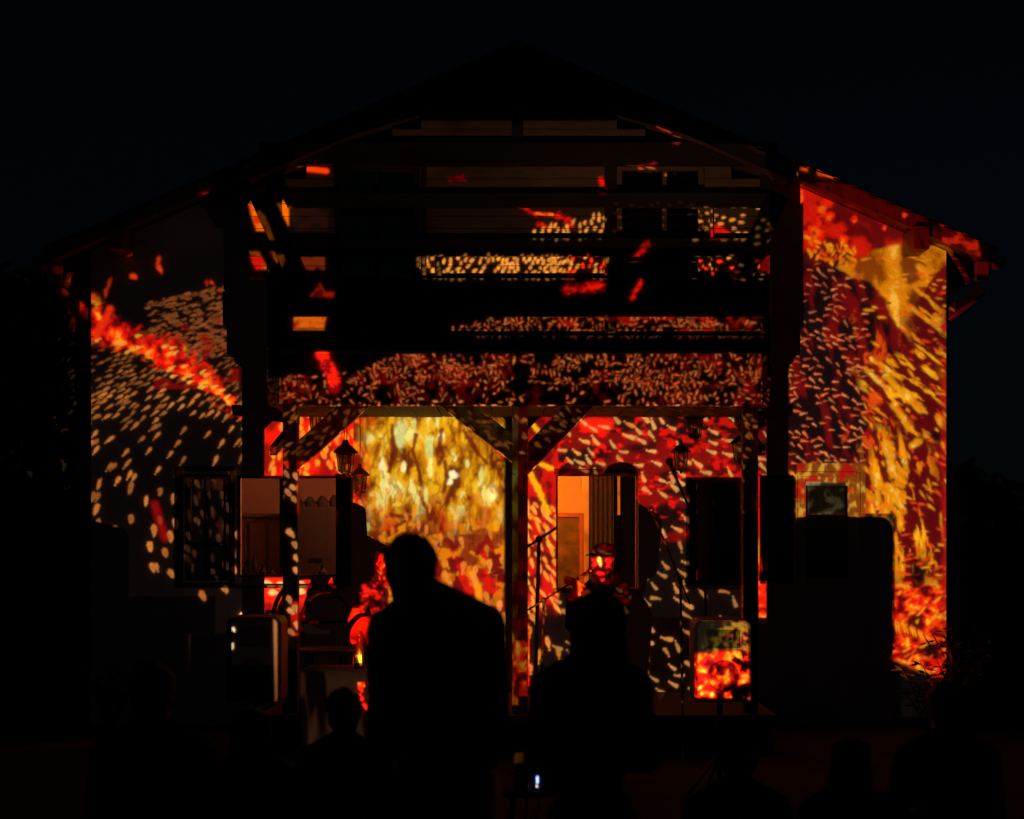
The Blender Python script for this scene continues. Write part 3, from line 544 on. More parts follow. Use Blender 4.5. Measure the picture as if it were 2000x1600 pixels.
class MB:                                  # collects shapes and links them as one mesh object
    def __init__(s): s.b = bmesh.new()
    def box(s, x0, x1, y0, y1, z0, z1, bev=0):
        vs = [s.b.verts.new(p) for p in ((x0, y0, z0), (x1, y0, z0), (x1, y1, z0), (x0, y1, z0), (x0, y0, z1), (x1, y0, z1), (x1, y1, z1), (x0, y1, z1))]
        fs = [s.b.faces.new([vs[i] for i in f]) for f in ((3, 2, 1, 0), (4, 5, 6, 7), (0, 1, 5, 4), (1, 2, 6, 5), (2, 3, 7, 6), (3, 0, 4, 7))]
        if bev: bmesh.ops.bevel(s.b, geom=list({e for f in fs for e in f.edges}), offset=bev, segments=2, affect='EDGES', profile=.5)
        return s
    def prism(s, pts, y0, y1):             # polygon in x, z pushed from y0 to y1
        a = [s.b.verts.new((x, y0, z)) for x, z in pts]; b = [s.b.verts.new((x, y1, z)) for x, z in pts]; n = len(pts)
        s.b.faces.new(a); s.b.faces.new(b[::-1])
        for i in range(n): s.b.faces.new((a[i-1], a[i], b[i], b[i-1]))
        bmesh.ops.recalc_face_normals(s.b, faces=s.b.faces[-(n+2):]) if False else None
        return s
    def quad(s, *p): s.b.faces.new([s.b.verts.new(q) for q in p]); return s
    def beam(s, p0, p1, w, h, up=(0, 0, 1)):   # a squared timber from p0 to p1
        p0, p1 = Vector(p0), Vector(p1); d = (p1-p0).normalized(); u = Vector(up)
        if abs(d.dot(u)) > .98: u = Vector((0, 1, 0))
        r = d.cross(u).normalized(); u = r.cross(d)
        q = [s.b.verts.new(p+r*a*w/2+u*b*h/2) for p in (p0, p1) for a, b in ((-1, -1), (1, -1), (1, 1), (-1, 1))]
        for f in ((0, 1, 2, 3), (7, 6, 5, 4), (0, 4, 5, 1), (1, 5, 6, 2), (2, 6, 7, 3), (3, 7, 4, 0)): s.b.faces.new([q[i] for i in f])
        return s
    def tube(s, pts, r, n=8):
        pts = [Vector(p) for p in pts]; rs = r if isinstance(r, (list, tuple)) else [r]*len(pts); prev = None; u = None
        for i, p in enumerate(pts):
            d = (pts[min(i+1, len(pts)-1)]-pts[max(i-1, 0)]).normalized()
            u = (Vector((0, 0, 1)) if abs(d.z) < .9 else Vector((1, 0, 0))) if u is None else u
            a = d.cross(u).normalized(); b_ = a.cross(d); u = b_
            ring = [s.b.verts.new(p+(a*math.cos(t)+b_*math.sin(t))*rs[i]) for t in (2*math.pi*k/n for k in range(n))]
            if prev:
                for k in range(n): s.b.faces.new((prev[k-1], prev[k], ring[k], ring[k-1]))
            else: s.b.faces.new(ring[::-1])
            prev = ring
        s.b.faces.new(prev); return s
    def lathe(s, prof, cx, cy, n=16, z0=0):
        prev = None
        for r, z in prof:
            ring = [s.b.verts.new((cx+r*math.cos(2*math.pi*k/n), cy+r*math.sin(2*math.pi*k/n), z0+z)) for k in range(n)]
            if prev:
                for k in range(n): s.b.faces.new((prev[k-1], prev[k], ring[k], ring[k-1]))
            elif r > 1e-4: s.b.faces.new(ring[::-1])
            prev = ring
        if prof[-1][0] > 1e-4: s.b.faces.new(prev)
        return s
    def ball(s, c, r, sub=2):
        g = bmesh.ops.create_icosphere(s.b, subdivisions=sub, radius=1)
        r = Vector(r) if not isinstance(r, (int, float)) else Vector((r, r, r))
        for v in g['verts']: v.co = Vector((v.co.x*r.x+c[0], v.co.y*r.y+c[1], v.co.z*r.z+c[2]))
        return s
    def build(s, name, m, parent=None, smooth=False, bev=0):
        bmesh.ops.recalc_face_normals(s.b, faces=s.b.faces)
        if bev: bmesh.ops.bevel(s.b, geom=list(s.b.edges), offset=bev, segments=1, affect='EDGES')
        me = bpy.data.meshes.new(name); s.b.to_mesh(me); s.b.free()
        me.materials.append(M_[m] if isinstance(m, str) else m)
        if smooth: me.polygons.foreach_set('use_smooth', [True]*len(me.polygons))
        o = bpy.data.objects.new(name, me); col.objects.link(o)
        if parent is not None: o.parent = parent
        return o
def tag(o, label=None, cat=None, group=None, kind=None):
    for k, v in (('label', label), ('category', cat), ('group', group), ('kind', kind)):
        if v: o[k] = v
    return o
def empty(name, loc, label, cat, group=None, rz=0):
    o = bpy.data.objects.new(name, None); col.objects.link(o); o.location = loc; o.rotation_euler = (0, 0, rz); o.empty_display_size = .1
    return tag(o, label, cat, group)
def copy_tree(o, parent=None):
    c = o.copy(); col.objects.link(c)
    if parent is not None: c.parent = parent
    for ch in list(o.children): copy_tree(ch, c)
    return c
def local(root, o):                        # keep a part built at world coordinates in place under its thing
    o.matrix_parent_inverse = Matrix.Translation(root.location).inverted() if root.location.length else Matrix.Identity(4)
    return o

# ---------------------------------------------------------------- ground
g = MB(); n = 60
def gz(x, y): return -.3 + (.02*math.sin(x*1.3+y*.7)+.015*math.sin(y*2.1-x)) * (1 if y < -.9 else 0)
xs = [-400, -120, -40, -14]+[-12+.6*i for i in range(41)]+[14, 40, 120, 400]; ys = [-60, -20]+[-14+.6*i for i in range(22)]+[-.8, 3, 12, 40, 120, 500]
vv = [[g.b.verts.new((x, y, gz(x, y))) for x in xs] for y in ys]
for j in range(len(ys)-1):
    for i in range(len(xs)-1): g.b.faces.new((vv[j][i], vv[j][i+1], vv[j+1][i+1], vv[j+1][i]))
tag(g.build('ground', 'soil', smooth=True), kind='structure')

# ---------------------------------------------------------------- the house
YW = 1.5; YB = .10; YF = 0.0
house = empty('house', (0, 0, 0), 'two storey timber and plaster cottage lit by a fiery projected show', 'house')
def H(mb, name, m, parent=house, **k): return mb.build(name, m, parent, **k)
# openings of the main wall: photo x0, x1, y0, y1
OP = [(360, 449, 926, 1134), (462, 550, 929, 1128), (572, 672, 929, 1128), (1086, 1246, 926, 1152), (1340, 1448, 932, 1142), (1484, 1552, 928, 1140), (1556, 1676, 930, 1150)]
def wall(name, m, Y, th, x0, x1, ztop, openings, zbot, parent, slope=None):
    ox = [(WX(a, Y), WX(b, Y), WZ(d, Y), WZ(c, Y)) for a, b, c, d in openings]
    xs = sorted({x0, x1} | {v for o in ox for v in o[:2]} | ({slope[0]} if slope else set())); zs = sorted({zbot, ztop} | {v for o in ox for v in o[2:]})
    b = MB(); cache = {}
    def v(x, y, z):
        k = (round(x, 4), round(y, 4), round(z, 4)); return cache.setdefault(k, None) or cache.__setitem__(k, b.b.verts.new((x, y, z))) or cache[k]
    def solid(i, j):
        if i < 0 or j < 0 or i >= len(xs)-1 or j >= len(zs)-1: return False
        cx, cz = (xs[i]+xs[i+1])/2, (zs[j]+zs[j+1])/2
        return not any(a < cx < c and d < cz < e for a, c, d, e in ox)
    for i in range(len(xs)-1):
        for j in range(len(zs)-1):
            if not solid(i, j): continue
            X0, X1, Z0, Z1 = xs[i], xs[i+1], zs[j], zs[j+1]; y0, y1 = Y, Y+th
            b.b.faces.new((v(X0, y0, Z0), v(X1, y0, Z0), v(X1, y0, Z1), v(X0, y0, Z1))); b.b.faces.new((v(X1, y1, Z0), v(X0, y1, Z0), v(X0, y1, Z1), v(X1, y1, Z1)))
            if not solid(i-1, j): b.b.faces.new((v(X0, y1, Z0), v(X0, y0, Z0), v(X0, y0, Z1), v(X0, y1, Z1)))
            if not solid(i+1, j): b.b.faces.new((v(X1, y0, Z0), v(X1, y1, Z0), v(X1, y1, Z1), v(X1, y0, Z1)))
            if not solid(i, j-1): b.b.faces.new((v(X0, y1, Z0), v(X1, y1, Z0), v(X1, y0, Z0), v(X0, y0, Z0)))
            if not solid(i, j+1) and j+1 < len(zs)-1: b.b.faces.new((v(X0, y0, Z1), v(X1, y0, Z1), v(X1, y1, Z1), v(X0, y1, Z1)))
    return b.build(name, m, parent)
XL, XR = WX(178, YW), WX(1848, YW); XC = (XL+XR)/2; ZE = 1.5+(1018-345)*(13.2)/3000-.435*(WX(1848, 1.5)-(WX(178, 1.5)+WX(1848, 1.5))/2-(550*13.2/3000-(WX(178, 1.5)+WX(1848, 1.5))/2))+.02; SL = .435
H(MB(), 'wall', 'plaster').data.name = 'unused'; bpy.data.objects.remove(bpy.data.objects['wall'])
wl = wall('wall', 'plaster', YW, .25, XL, XR, ZE, OP, -.3, house)
ga = MB().prism([(XL, ZE), (XR, ZE), (XC, ZE+SL*(XR-XC))], YW, YW+.25); H(ga, 'gable_wall', 'plaster')
H(MB().box(XL, XL+.25, YW+.25, 9, -.3, ZE), 'wall', 'plaster'); H(MB().box(XR-.25, XR, YW+.25, 9, -.3, ZE), 'wall', 'plaster'); H(MB().box(XL+.25, XR-.25, 8.75, 9, -.3, ZE+1), 'wall', 'plaster')
# roof: two slopes of tiles on a boarded deck, with barge boards, purlin ends and a gutter at either eave
YR = 1.2; XE = WX(1945, YR); rl = lambda x: WZ(345, YR)-SL*(abs(x-XC)-(WX(1550, YR)-XC))
for s in (-1, 1):
    xe = XC+s*(XE-XC); zr = rl(XC)+.03; ze = rl(xe)+.03
    deck = H(MB().prism([(XC, zr+.002), (xe, ze+.002), (xe, ze+.06), (XC, zr+.06)], YR+.031, 9.4), 'roof_slope', 'soffit')
    H(MB().prism([(XC, zr-.03), (xe, ze-.03), (xe, ze+.12), (XC, zr+.12)], YR, YR+.03), 'barge_board', 'trim', deck)
    H(MB().tube([(xe+s*.05, YR+.02, ze-.0), (xe+s*.05, 9.4, ze-.0)], .05, 10), 'gutter', 'trim', deck)
    H(MB().box(xe-s*.10-.05, xe-s*.10+.05, YR+.04, YR+.12, ze-.16, ze-.0), 'eave_block', 'trim', deck)
    xp = XC+s*(WX(1795, YR)-XC); zp = rl(xp)
    H(MB().box(xp-.065, xp+.065, YR-.10, YW-.003, zp-.17, zp+.026, .006), 'purlin_end', 'trim', deck)
    rows = 26; ln = (abs(xe-XC))/rows
    for k in range(rows):                  # courses of tiles, each a stepped strip
        xa = XC+s*ln*k; xb = XC+s*ln*(k+1.12); za = zr+.075-SL*abs(xa-XC); zb = zr+.085-SL*abs(xb-XC)
        H(MB().prism([(xa, za), (xb, zb), (xb, zb+.02), (xa, za+.012)], YR-.03, 9.43), 'tile_course', 'tile', deck)
    xw = XR if s > 0 else XL               # strut from the side wall out to the eave
    H(MB().beam((xw+s*.03, YR+.45, WZ(618, YW)), (xe-s*.03, YR+.3, WZ(565, YW)), .09, .09), 'eave_strut', 'trim')
# ---- the projecting bay: porch below, boarded storey above, under its own low gable
bx0, bx1 = WX(521, YF), WX(1506, YF); zc = WZ(792, YF)         # its sides and the porch ceiling
YG = -.22; gx1 = WX(1548, YG); gcx = WX(1014, YG); g_z = lambda x: WZ(345, YG)-SL*(abs(x-gcx)-(WX(1550, YG)-gcx))
for s in (-1, 1):
    xe = gcx+s*(gx1-gcx); za, zb = g_z(gcx), g_z(xe)
    deck = H(MB().prism([(gcx, za), (xe, zb), (xe, zb+.05), (gcx, za+.05)], YG+.035, YR-.06), 'roof_slope', 'soffit')
    H(MB().prism([(gcx, za-.03), (xe, zb-.03), (xe, zb+.12), (gcx, za+.12)], YG, YG+.033), 'barge_board', 'beam', deck)
    rows = 14; ln = abs(xe-gcx)/rows
    for k in range(rows):
        xa = gcx+s*ln*k; xb = gcx+s*ln*(k+1.12); q = za+.062-SL*abs(xa-gcx); r_ = za+.07-SL*abs(xb-gcx)
        H(MB().prism([(xa, q), (xb, r_), (xb, r_+.02), (xa, q+.012)], YG-.03, YR-.06), 'tile_course', 'tile', deck)
# side walls of the bay and the ceiling of the porch
H(MB().box(bx0, bx0+.06, YB+.08, YW-.002, zc+.01, WZ(330, YF)), 'side_wall', 'siding'); H(MB().box(bx1-.06, bx1, YB+.08, YW-.002, zc+.01, WZ(330, YF)), 'side_wall', 'siding')
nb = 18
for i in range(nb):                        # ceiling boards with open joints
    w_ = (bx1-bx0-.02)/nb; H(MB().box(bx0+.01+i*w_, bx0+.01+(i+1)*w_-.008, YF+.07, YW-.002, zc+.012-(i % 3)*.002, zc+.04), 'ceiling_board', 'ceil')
# upper front: rows of boards between the openings
UO = [(652, 820, 322, 600), (1205, 1376, 320, 600)]
zt = WZ(250, YB); z = WZ(689, YB); k = 0; bw = .098
H(MB().prism([(WX(484, YB), WZ(545, YB)), (WX(521, YB), WZ(545, YB)), (WX(521, YB), zc+.02), (bx1, zc+.02), (bx1, WZ(320, YB)), (gcx, g_z(gcx)-.03), (WX(484, YB), g_z(WX(484, YB))-.06)], YB+.14, YB+.2), 'backing_wall', 'black')
while z < WZ(130, YB):
    z1 = z+bw-.006; py = 1018-(z+bw/2-1.5)*3000/12.1
    lo = WX(484 if py < 545 else 521, YB); hi = bx1
    m_ = (g_z(gcx)-z1-.04)/SL; lo = max(lo, gcx-m_); hi = min(hi, gcx+m_)
    segs = [(lo, hi)]
    for a, b_, c, d in UO:
        if c-6 < py < d: segs = [q for s_ in segs for q in ((s_[0], min(s_[1], WX(a, YB))), (max(s_[0], WX(b_, YB)), s_[1])) if q[1]-q[0] > .02]
    for a, b_ in segs:
        if b_-a > .05: H(MB().prism([(a, z), (b_, z), (b_, z1), (a, z1)], YB-.004-(k % 2)*.003, YB+.13), 'wall_board', 'siding')
    z += bw; k += 1
# upper door and window
def window(a, b, c, d, Y, fm, name='window', fw=.05, back=None, mull=(), trans=(), gm='glass', setback=.03, out=.0):
    x0, x1, z0, z1 = WX(a, Y), WX(b, Y), WZ(d, Y), WZ(c, Y); y0 = Y+setback
    g0 = MB().box(x0+fw, x1-fw, y0+.022, y0+.028, z0+fw, z1-fw); w = H(g0, name, gm)
    for q in ((x0, x0+fw, z0, z1), (x1-fw, x1, z0, z1), (x0+fw, x1-fw, z1-fw, z1), (x0+fw, x1-fw, z0, z0+fw)):
        H(MB().box(q[0]+.001, q[1]-.001, y0-out, y0+.05, q[2]+.001, q[3]-.001, .004), 'frame', fm, w)
    for t in mull: H(MB().box(x0+(x1-x0)*t-.018, x0+(x1-x0)*t+.018, y0+.002, y0+.045, z0+fw, z1-fw, .003), 'mullion', fm, w)
    for t in trans: H(MB().box(x0+fw+.001, x1-fw-.001, y0+.004, y0+.042, z0+(z1-z0)*t-.015, z0+(z1-z0)*t+.015, .003), 'transom', fm, w)
    if back: H(MB().box(x0+.003, x1-.003, Y+.17, Y+.18, z0+.003, z1-.003), 'blind', back, w)
    return w
w1 = window(652, 820, 322, 600, YB, 'dframe', 'balcony_door', .05, None, (.5,)); w2 = window(1205, 1376, 320, 600, YB, 'siding', 'balcony_door', .045, None, (.55,))
for w_, o in ((w1, UO[0]), (w2, UO[1])): H(MB().box(WX(o[0], YB)+.05, WX(o[1], YB)-.05, YB+.11, YB+.125, WZ(598, YB), WZ(324, YB)), 'drape', 'shutter', w_)
# horizontal timbers of the balcony
for a, b_, x0_, x1_, dp, m_ in ((277, 320, 505, 1520, .10, 'beam'), (376, 405, 560, 1506, .05, 'beam'), (465, 500, 484, 1506, .05, 'beam'), (543, 618, 521, 1506, .045, 'beam'), (655, 686, 521, 1506, .05, 'beam')):
    H(MB().box(WX(x0_, YF), WX(x1_, YF), YF, YF+dp, WZ(b_, YF), WZ(a, YF), .006), 'balcony_rail' if a > 300 else 'tie_beam', m_)
for a, b_, y0_, y1_ in ((822, 832, 320, 655), (1182, 1205, 320, 655), (850, 862, 500, 543), (1000, 1022, 150, 277), (521, 548, 320, 790), (1488, 1506, 320, 790)):
    H(MB().box(WX(a, YF), WX(b_, YF), YF+.052, YF+.09, WZ(y1_, YF), WZ(y0_, YF), .005), 'balcony_post', 'beam')
for p0, p1 in (((585, 548), (508, 380)), ((1446, 548), (1520, 380))):
    H(MB().beam(W(*p0, YF-.03), W(*p1, YF-.03), .16, .055, up=(0, 1, 0)), 'knee_brace', 'black')
H(MB().beam(W(1388, 380, YF+.03), W(1392, 545, YF+.03), .02, .02), 'cable', 'trim')
# the clad beam over the porch: four overlapping boards and end brackets
for i, (a, b_) in enumerate(((690, 716), (716, 742), (742, 766), (766, 790))):
    x0_, x1_ = WX(546, YF), WX(1488, YF); y = YF-.012
    H(MB().prism([(x0_, WZ(b_, YF)+.001), (x1_, WZ(b_, YF)+.001), (x1_, WZ(a, YF)-.001), (x0_, WZ(a, YF)-.001)], y-.004*(i % 2), YF+.05), 'fascia_board', 'siding')
H(MB().box(WX(546, YF), WX(1488, YF), YF-.05, YF-.02, WZ(692, YF), WZ(686, YF)), 'pale_lit_moulding', 'frame')  # pale colour stands in for the bright line of the lit lower edge
for s, (e0, e1) in ((-1, (521, 546)), (1, (1488, 1506))):
    xa, xb = WX(e0, YF), WX(e1, YF)
    pts = [(xa, WZ(745, YF)), (xb, WZ(780, YF)), (xb, WZ(690, YF)), (xa, WZ(690, YF))] if s < 0 else [(xa, WZ(780, YF)), (xb, WZ(745, YF)), (xb, WZ(690, YF)), (xa, WZ(690, YF))]
    H(MB().prism(pts, YF-.01, YF+.2), 'end_bracket', 'black')
# porch posts, braces, and pale strips standing in for lit chamfers
zh = WZ(790, YF)
for a, b_ in ((552, 581), (1000, 1031), (1452, 1481)):
    H(MB().box(WX(a, YF), WX(b_, YF), YF+.0, YF+.12, -.15, zh-.001, .008), 'porch_post', 'post')
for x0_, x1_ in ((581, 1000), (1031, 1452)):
    H(MB().box(WX(x0_, YF)+.001, WX(x1_, YF)-.001, YF+.002, YF+.03, zh-.014, zh-.001), 'lit_edge_strip', 'frame')  # light caught along the beam's lower edge, put in as pale paint
for p in ((581, 892, 690, 800), (1000, 875, 897, 800), (1031, 895, 1128, 800)):
    a, b_ = W(p[0], p[1], YF+.06), W(p[2], p[3], YF+.06); b_.z = zh-.016
    d = (b_-a).normalized(); n_ = Vector((-d.z, 0, d.x))*.085; s = 1 if b_.x > a.x else -1; n_ = n_*s
    # a plank brace cut flush to post and beam
    lx = lambda q, x: q.z+(x-q.x)*d.z/d.x
    lowa, upa = a-n_, a+n_
    zl, zu = lx(lowa, a.x), lx(upa, a.x); xl = lowa.x+(b_.z-lowa.z)*d.x/d.z; xu = upa.x+(b_.z-upa.z)*d.x/d.z
    x0_ = a.x+s*.001
    H(MB().prism([(x0_, zl), (xl, b_.z), (xu, b_.z), (x0_, zu)], YF+.01, YF+.09), 'diagonal_brace', 'beam')
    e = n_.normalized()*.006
    H(MB().prism([(x0_, zl), (xl, b_.z), (xl-e.x*1, b_.z), (x0_, zl-.012)], YF+.004, YF+.022), 'lit_edge_strip', 'frame')  # pale strip painted as the light on the brace's underside
# brace running back from the corner posts to the wall
for xa in (WX(528, YF), WX(1494, YF)):
    H(MB().beam((xa, YF+.14, zc-.35), (xa, YW-.01, zc-.02), .05, .07), 'side_brace', 'beam')
# porch floor
nb = 14
H(MB().box(bx0+.01, bx1-.01, YF-.1, YW-.003, -.3, -.045), 'porch_base', 'paving')
for i in range(nb):
    d_ = (YW-YF+.14)/nb; H(MB().box(bx0-.02, bx1+.02, YF-.14+i*d_, YF-.14+(i+1)*d_-.008, -.04, 0), 'floor_board', 'post')
# windows of the ground floor
wA = window(360, 449, 926, 1134, YW, 'dframe', fw=.045, mull=(.5,), trans=(.33,)); H(MB().box(WX(368, YW), WX(441, YW), YW+.12, YW+.125, WZ(1128, YW), WZ(932, YW)), 'net_curtain', 'lace', wA)
H(MB().box(WX(345, YW), WX(455, YW), YW-.05, YW-.002, WZ(1148, YW), WZ(1138, YW), .004), 'sill', 'dframe', wA)
for q in ((343, 358, 920, 1137), (451, 459, 920, 1137), (343, 459, 912, 920)):
    H(MB().box(WX(q[0], YW), WX(q[1], YW), YW-.03, YW-.002, WZ(q[3], YW), WZ(q[2], YW), .004), 'architrave', 'shutter', wA)
wB = window(462, 550, 929, 1128, YW, 'wood', fw=.025); wC = window(572, 672, 929, 1128, YW, 'wood', fw=.025)
H(MB().box(WX(455, YW), WX(662, YW), YW-.12, YW-.002, WZ(1148, YW), WZ(1142, YW), .004), 'sill', 'dframe', wB)
H(MB().box(WX(657, YW), WX(686, YW), YW-.05, YW-.004, WZ(1145, YW), WZ(928, YW), .005), 'shutter', 'shutter', wC)
H(MB().box(WX(600, YW), WX(628, YW), YW+.05, YW+.054, WZ(1101, YW), WZ(1090, YW)), 'card', 'label', wC)
wD = window(1086, 1246, 926, 1152, YW, 'trim', fw=.018, gm='glass')
H(MB().box(WX(1080, YW), WX(1250, YW), YW-.06, YW-.002, WZ(1158, YW), WZ(1150, YW), .004), 'sill', 'trim', wD)
H(MB().box(WX(1082, YW), WX(1250, YW), YW-.03, YW-.002, WZ(926, YW), WZ(917, YW), .004), 'head_moulding', 'trim', wD)
wE = window(1340, 1448, 932, 1142, YW, 'dframe', fw=.04, setback=.015, mull=(.5,)); H(MB().box(WX(1346, YW), WX(1442, YW), YW+.11, YW+.12, WZ(1138, YW), WZ(936, YW)), 'drape', 'shutter', wE)
H(MB().box(WX(1334, YW), WX(1452, YW), YW-.06, YW-.002, WZ(1151, YW), WZ(1143, YW), .004), 'sill', 'trim', wE)
wF = window(1484, 1552, 928, 1140, YW, 'dframe', fw=.03, setback=.015); H(MB().box(WX(1488, YW), WX(1548, YW), YW+.1, YW+.11, WZ(1138, YW), WZ(932, YW)), 'drape', 'shutter', wF)
wG = window(1556, 1676, 930, 1150, YW, 'frame', fw=.085, setback=.01); H(MB().box(WX(1574, YW), WX(1655, YW), YW+.1, YW+.105, WZ(1144, YW), WZ(940, YW)), 'net_curtain', 'lace', wG)
for q in ((1550, 1557, 924, 1150), (1672, 1679, 924, 1150), (1557, 1672, 922, 930)):
    H(MB().box(WX(q[0], YW), WX(q[1], YW), YW-.02, YW-.002, WZ(q[3], YW), WZ(q[2], YW), .003), 'architrave', 'frame', wG)
# rooms behind the two lit windows
def room(x0, x1, y1, z0, z1, m, name):
    y0 = YW+.252; b = MB()
    for q in (((x0, y1, z0), (x1, y1, z0), (x1, y1, z1), (x0, y1, z1)), ((x0, y0, z0), (x0, y1, z0), (x0, y1, z1), (x0, y0, z1)), ((x1, y1, z0), (x1, y0, z0), (x1, y0, z1), (x1, y1, z1)),
              ((x0, y0, z1), (x0, y1, z1), (x1, y1, z1), (x1, y0, z1)), ((x0, y1, z0), (x0, y0, z0), (x1, y0, z0), (x1, y1, z0))): b.quad(*q)
    return H(b, name, m)
ra = room(-3.2, -.98, 4.2, -.02, 2.35, 'innerd', 'left_room'); rb = room(-.9, 1.75, 3.6, -.02, 2.35, 'inner', 'right_room')
# left room: panelled cupboard with a cornice, and things on the window shelf
H(MB().box(-2.80, -2.22, 3.2, 3.7, 0, WZ(1010, 3.2), .006), 'cupboard', 'wood', ra)
H(MB().box(-2.83, -2.20, 3.14, 3.72, WZ(1010, 3.2), WZ(1003, 3.2), .006), 'cupboard_cornice', 'wood', ra)
for i in range(3): H(MB().box(-2.78+i*.19, -2.62+i*.19, 3.17, 3.198, .1, WZ(1022, 3.2), .01), 'cupboard_door', 'curtain', ra)
H(MB().box(-2.14, -1.50, 2.6, 3.3, 0, WZ(990, 2.7), .02), 'dresser', 'black', ra)
for i in range(5): H(MB().lathe([(.0, 0), (.05, 0), (.06, .05), (.02, .09+.01*i), (.0, .09+.01*i)], -2.08+i*.12, 2.9, 10, WZ(990, 2.7)), 'ornament', 'black', ra)
for i, (x_, r_, h_) in enumerate(((-2.42, .03, .16), (-2.34, .022, .22), (-2.26, .035, .12), (-2.47, .018, .26), (-2.18, .03, .1), (-1.95, .03, .14), (-1.72, .04, .12))):
    H(MB().lathe([(0, 0), (r_, .005), (r_*1.1, h_*.5), (r_*.4, h_*.75), (r_*.5, h_), (0, h_)], x_, 1.95, 10, WZ(1130, 1.95)), 'sill_bottle', 'black', ra)
# right room: a lintel, a framed picture, a curtain drawn to one side
H(MB().box(WX(1157, 3.2), 1.74, 3.1, 3.59, -.01, WZ(962, 3.2)), 'chimney_breast', 'inner', rb)
H(MB().box(WX(1138, 3.0), 1.74, 2.98, 3.09, WZ(962, 3.0), 2.34), 'lintel', 'inner', rb)
pf = MB(); X0, X1, Z0, Z1 = WX(1060, 3.0), WX(1140, 3.0), WZ(1160, 3.0), WZ(1002, 3.0)
pic = H(MB().box(X0+.04, X1-.04, 2.98, 2.99, Z0, Z1-.04), 'picture', mat('oil_painting', (.05, .035, .02), .6, .8, 7, var2=(.14, .10, .04)), rb)
H(MB().box(X1-.04, X1, 2.95, 3.0, Z0, Z1, .006), 'picture_frame', mat('red_brown_gilt', (.30, .10, .05), .5, .2), rb); H(MB().box(X0, X1-.041, 2.95, 3.0, Z1-.04, Z1, .006), 'picture_frame', mat('red_brown_gilt_rail', (.30, .10, .05), .5, .2), rb)
cu = MB(); pr = None
for i in range(49):
    x = WX(1150, 2.75)+(WX(1206, 2.75)-WX(1150, 2.75))*i/48; y = 2.75+.005*math.sin(i*.8)
    q = (cu.b.verts.new((x, y, .2)), cu.b.verts.new((x, y, 2.2)))
    if pr: cu.b.faces.new((pr[0], q[0], q[1], pr[1]))
    pr = q
H(cu, 'curtain', mat('heavy_brown_curtain', (.016, .011, .009), .95, .2, 4, .2, 60, stretch=(20, 20, .6)), wD, smooth=True)
H(MB().box(WX(1212, 1.8), WX(1252, 1.8), 1.78, 1.86, .2, 2.3, .004), 'dark_panel', 'shutter', wD); H(MB().box(WX(1198, 1.8), WX(1205, 1.8), 1.78, 1.84, .2, 2.3, .004), 'dark_panel', 'shutter', wD); H(MB().box(WX(1205, 1.8), WX(1212, 1.8), 1.79, 1.83, .2, WZ(1006, 1.8)), 'dark_panel', 'shutter', wD)
for c, e, cl, nm in (((-.35, 1.98, 1.9), 190.0, (1, .21, .012), 'lamp_right'), ((-1.12, 1.98, 1.9), 70, (1, .22, .08), 'lamp_left')):
    d = bpy.data.lights.new(nm, 'POINT'); d.energy = e; d.color = cl; d.shadow_soft_size = .06
    o = bpy.data.objects.new('bulb_light', d); col.objects.link(o); o.location = c; o.parent = house
for c, cat_ in (((-.35, 1.98, 1.9), 0), ((-1.12, 1.98, 1.9), 1)):
    H(MB().ball((c[0], c[1], c[2]+.12), .035), 'bulb', 'bulb', rb if cat_ == 0 else ra, smooth=True); H(MB().tube([(c[0], c[1], c[2]+.15), (c[0], c[1], 2.349)], .006, 6), 'flex', 'black', rb if cat_ == 0 else ra)

# ---------------------------------------------------------------- hanging lanterns
def lantern(loc, label, drop=.55, s=1., group=None):
    L = empty('hanging_lantern', loc, label, 'lantern', group); n = 6
    MB().lathe([(0, .16*s), (.012*s, .155*s), (.02*s, .125*s), (.05*s, .10*s), (.085*s, .065*s), (.082*s, .055*s), (.0, .06*s)], 0, 0, n).build('cap', 'metal', L)
    MB().lathe([(.058*s, .055*s), (.042*s, -.085*s)], 0, 0, n).build('glass', 'lglass', L)
    b = MB()
    for k in range(n):
        a = 2*math.pi*k/n; b.tube([(.06*s*math.cos(a), .06*s*math.sin(a), .055*s), (.044*s*math.cos(a), .044*s*math.sin(a), -.09*s)], .0042*s, 5)
    b.build('cage', 'metal', L)
    MB().lathe([(0, -.125*s), (.008*s, -.12*s), (.012*s, -.10*s), (.046*s, -.095*s), (.048*s, -.085*s), (0, -.085*s)], 0, 0, n).build('base', 'metal', L)
    MB().lathe([(.0, -.085*s), (.014*s, -.085*s), (.014*s, -.03*s), (0, -.02*s)], 0, 0, 10).build('candle', 'label', L)
    MB().tube([(0, 0, .15*s), (.003, 0, drop*.6), (0, 0, drop)], .0035, 5).build('chain', 'metal', L)
    return L
gl = 'iron lanterns hanging under the porch'
p = W(677, 900, .12); lantern(p, 'iron lantern hanging highest, just left of the yellow blaze under the porch', zh-p.z, 1.05, gl)
p = W(703, 942, .6); lantern(p, 'iron lantern hanging lower and behind, in front of the yellow blaze', zc-p.z, .95, gl)
p = W(1330, 897, .3); lantern(p, 'dark iron lantern hanging before the right hand windows of the porch', zc-p.z, .95, gl)
p = W(1444, 880, .25); lantern(p, 'dark iron lantern hanging beside the right hand porch post', zc-p.z, .9, gl)

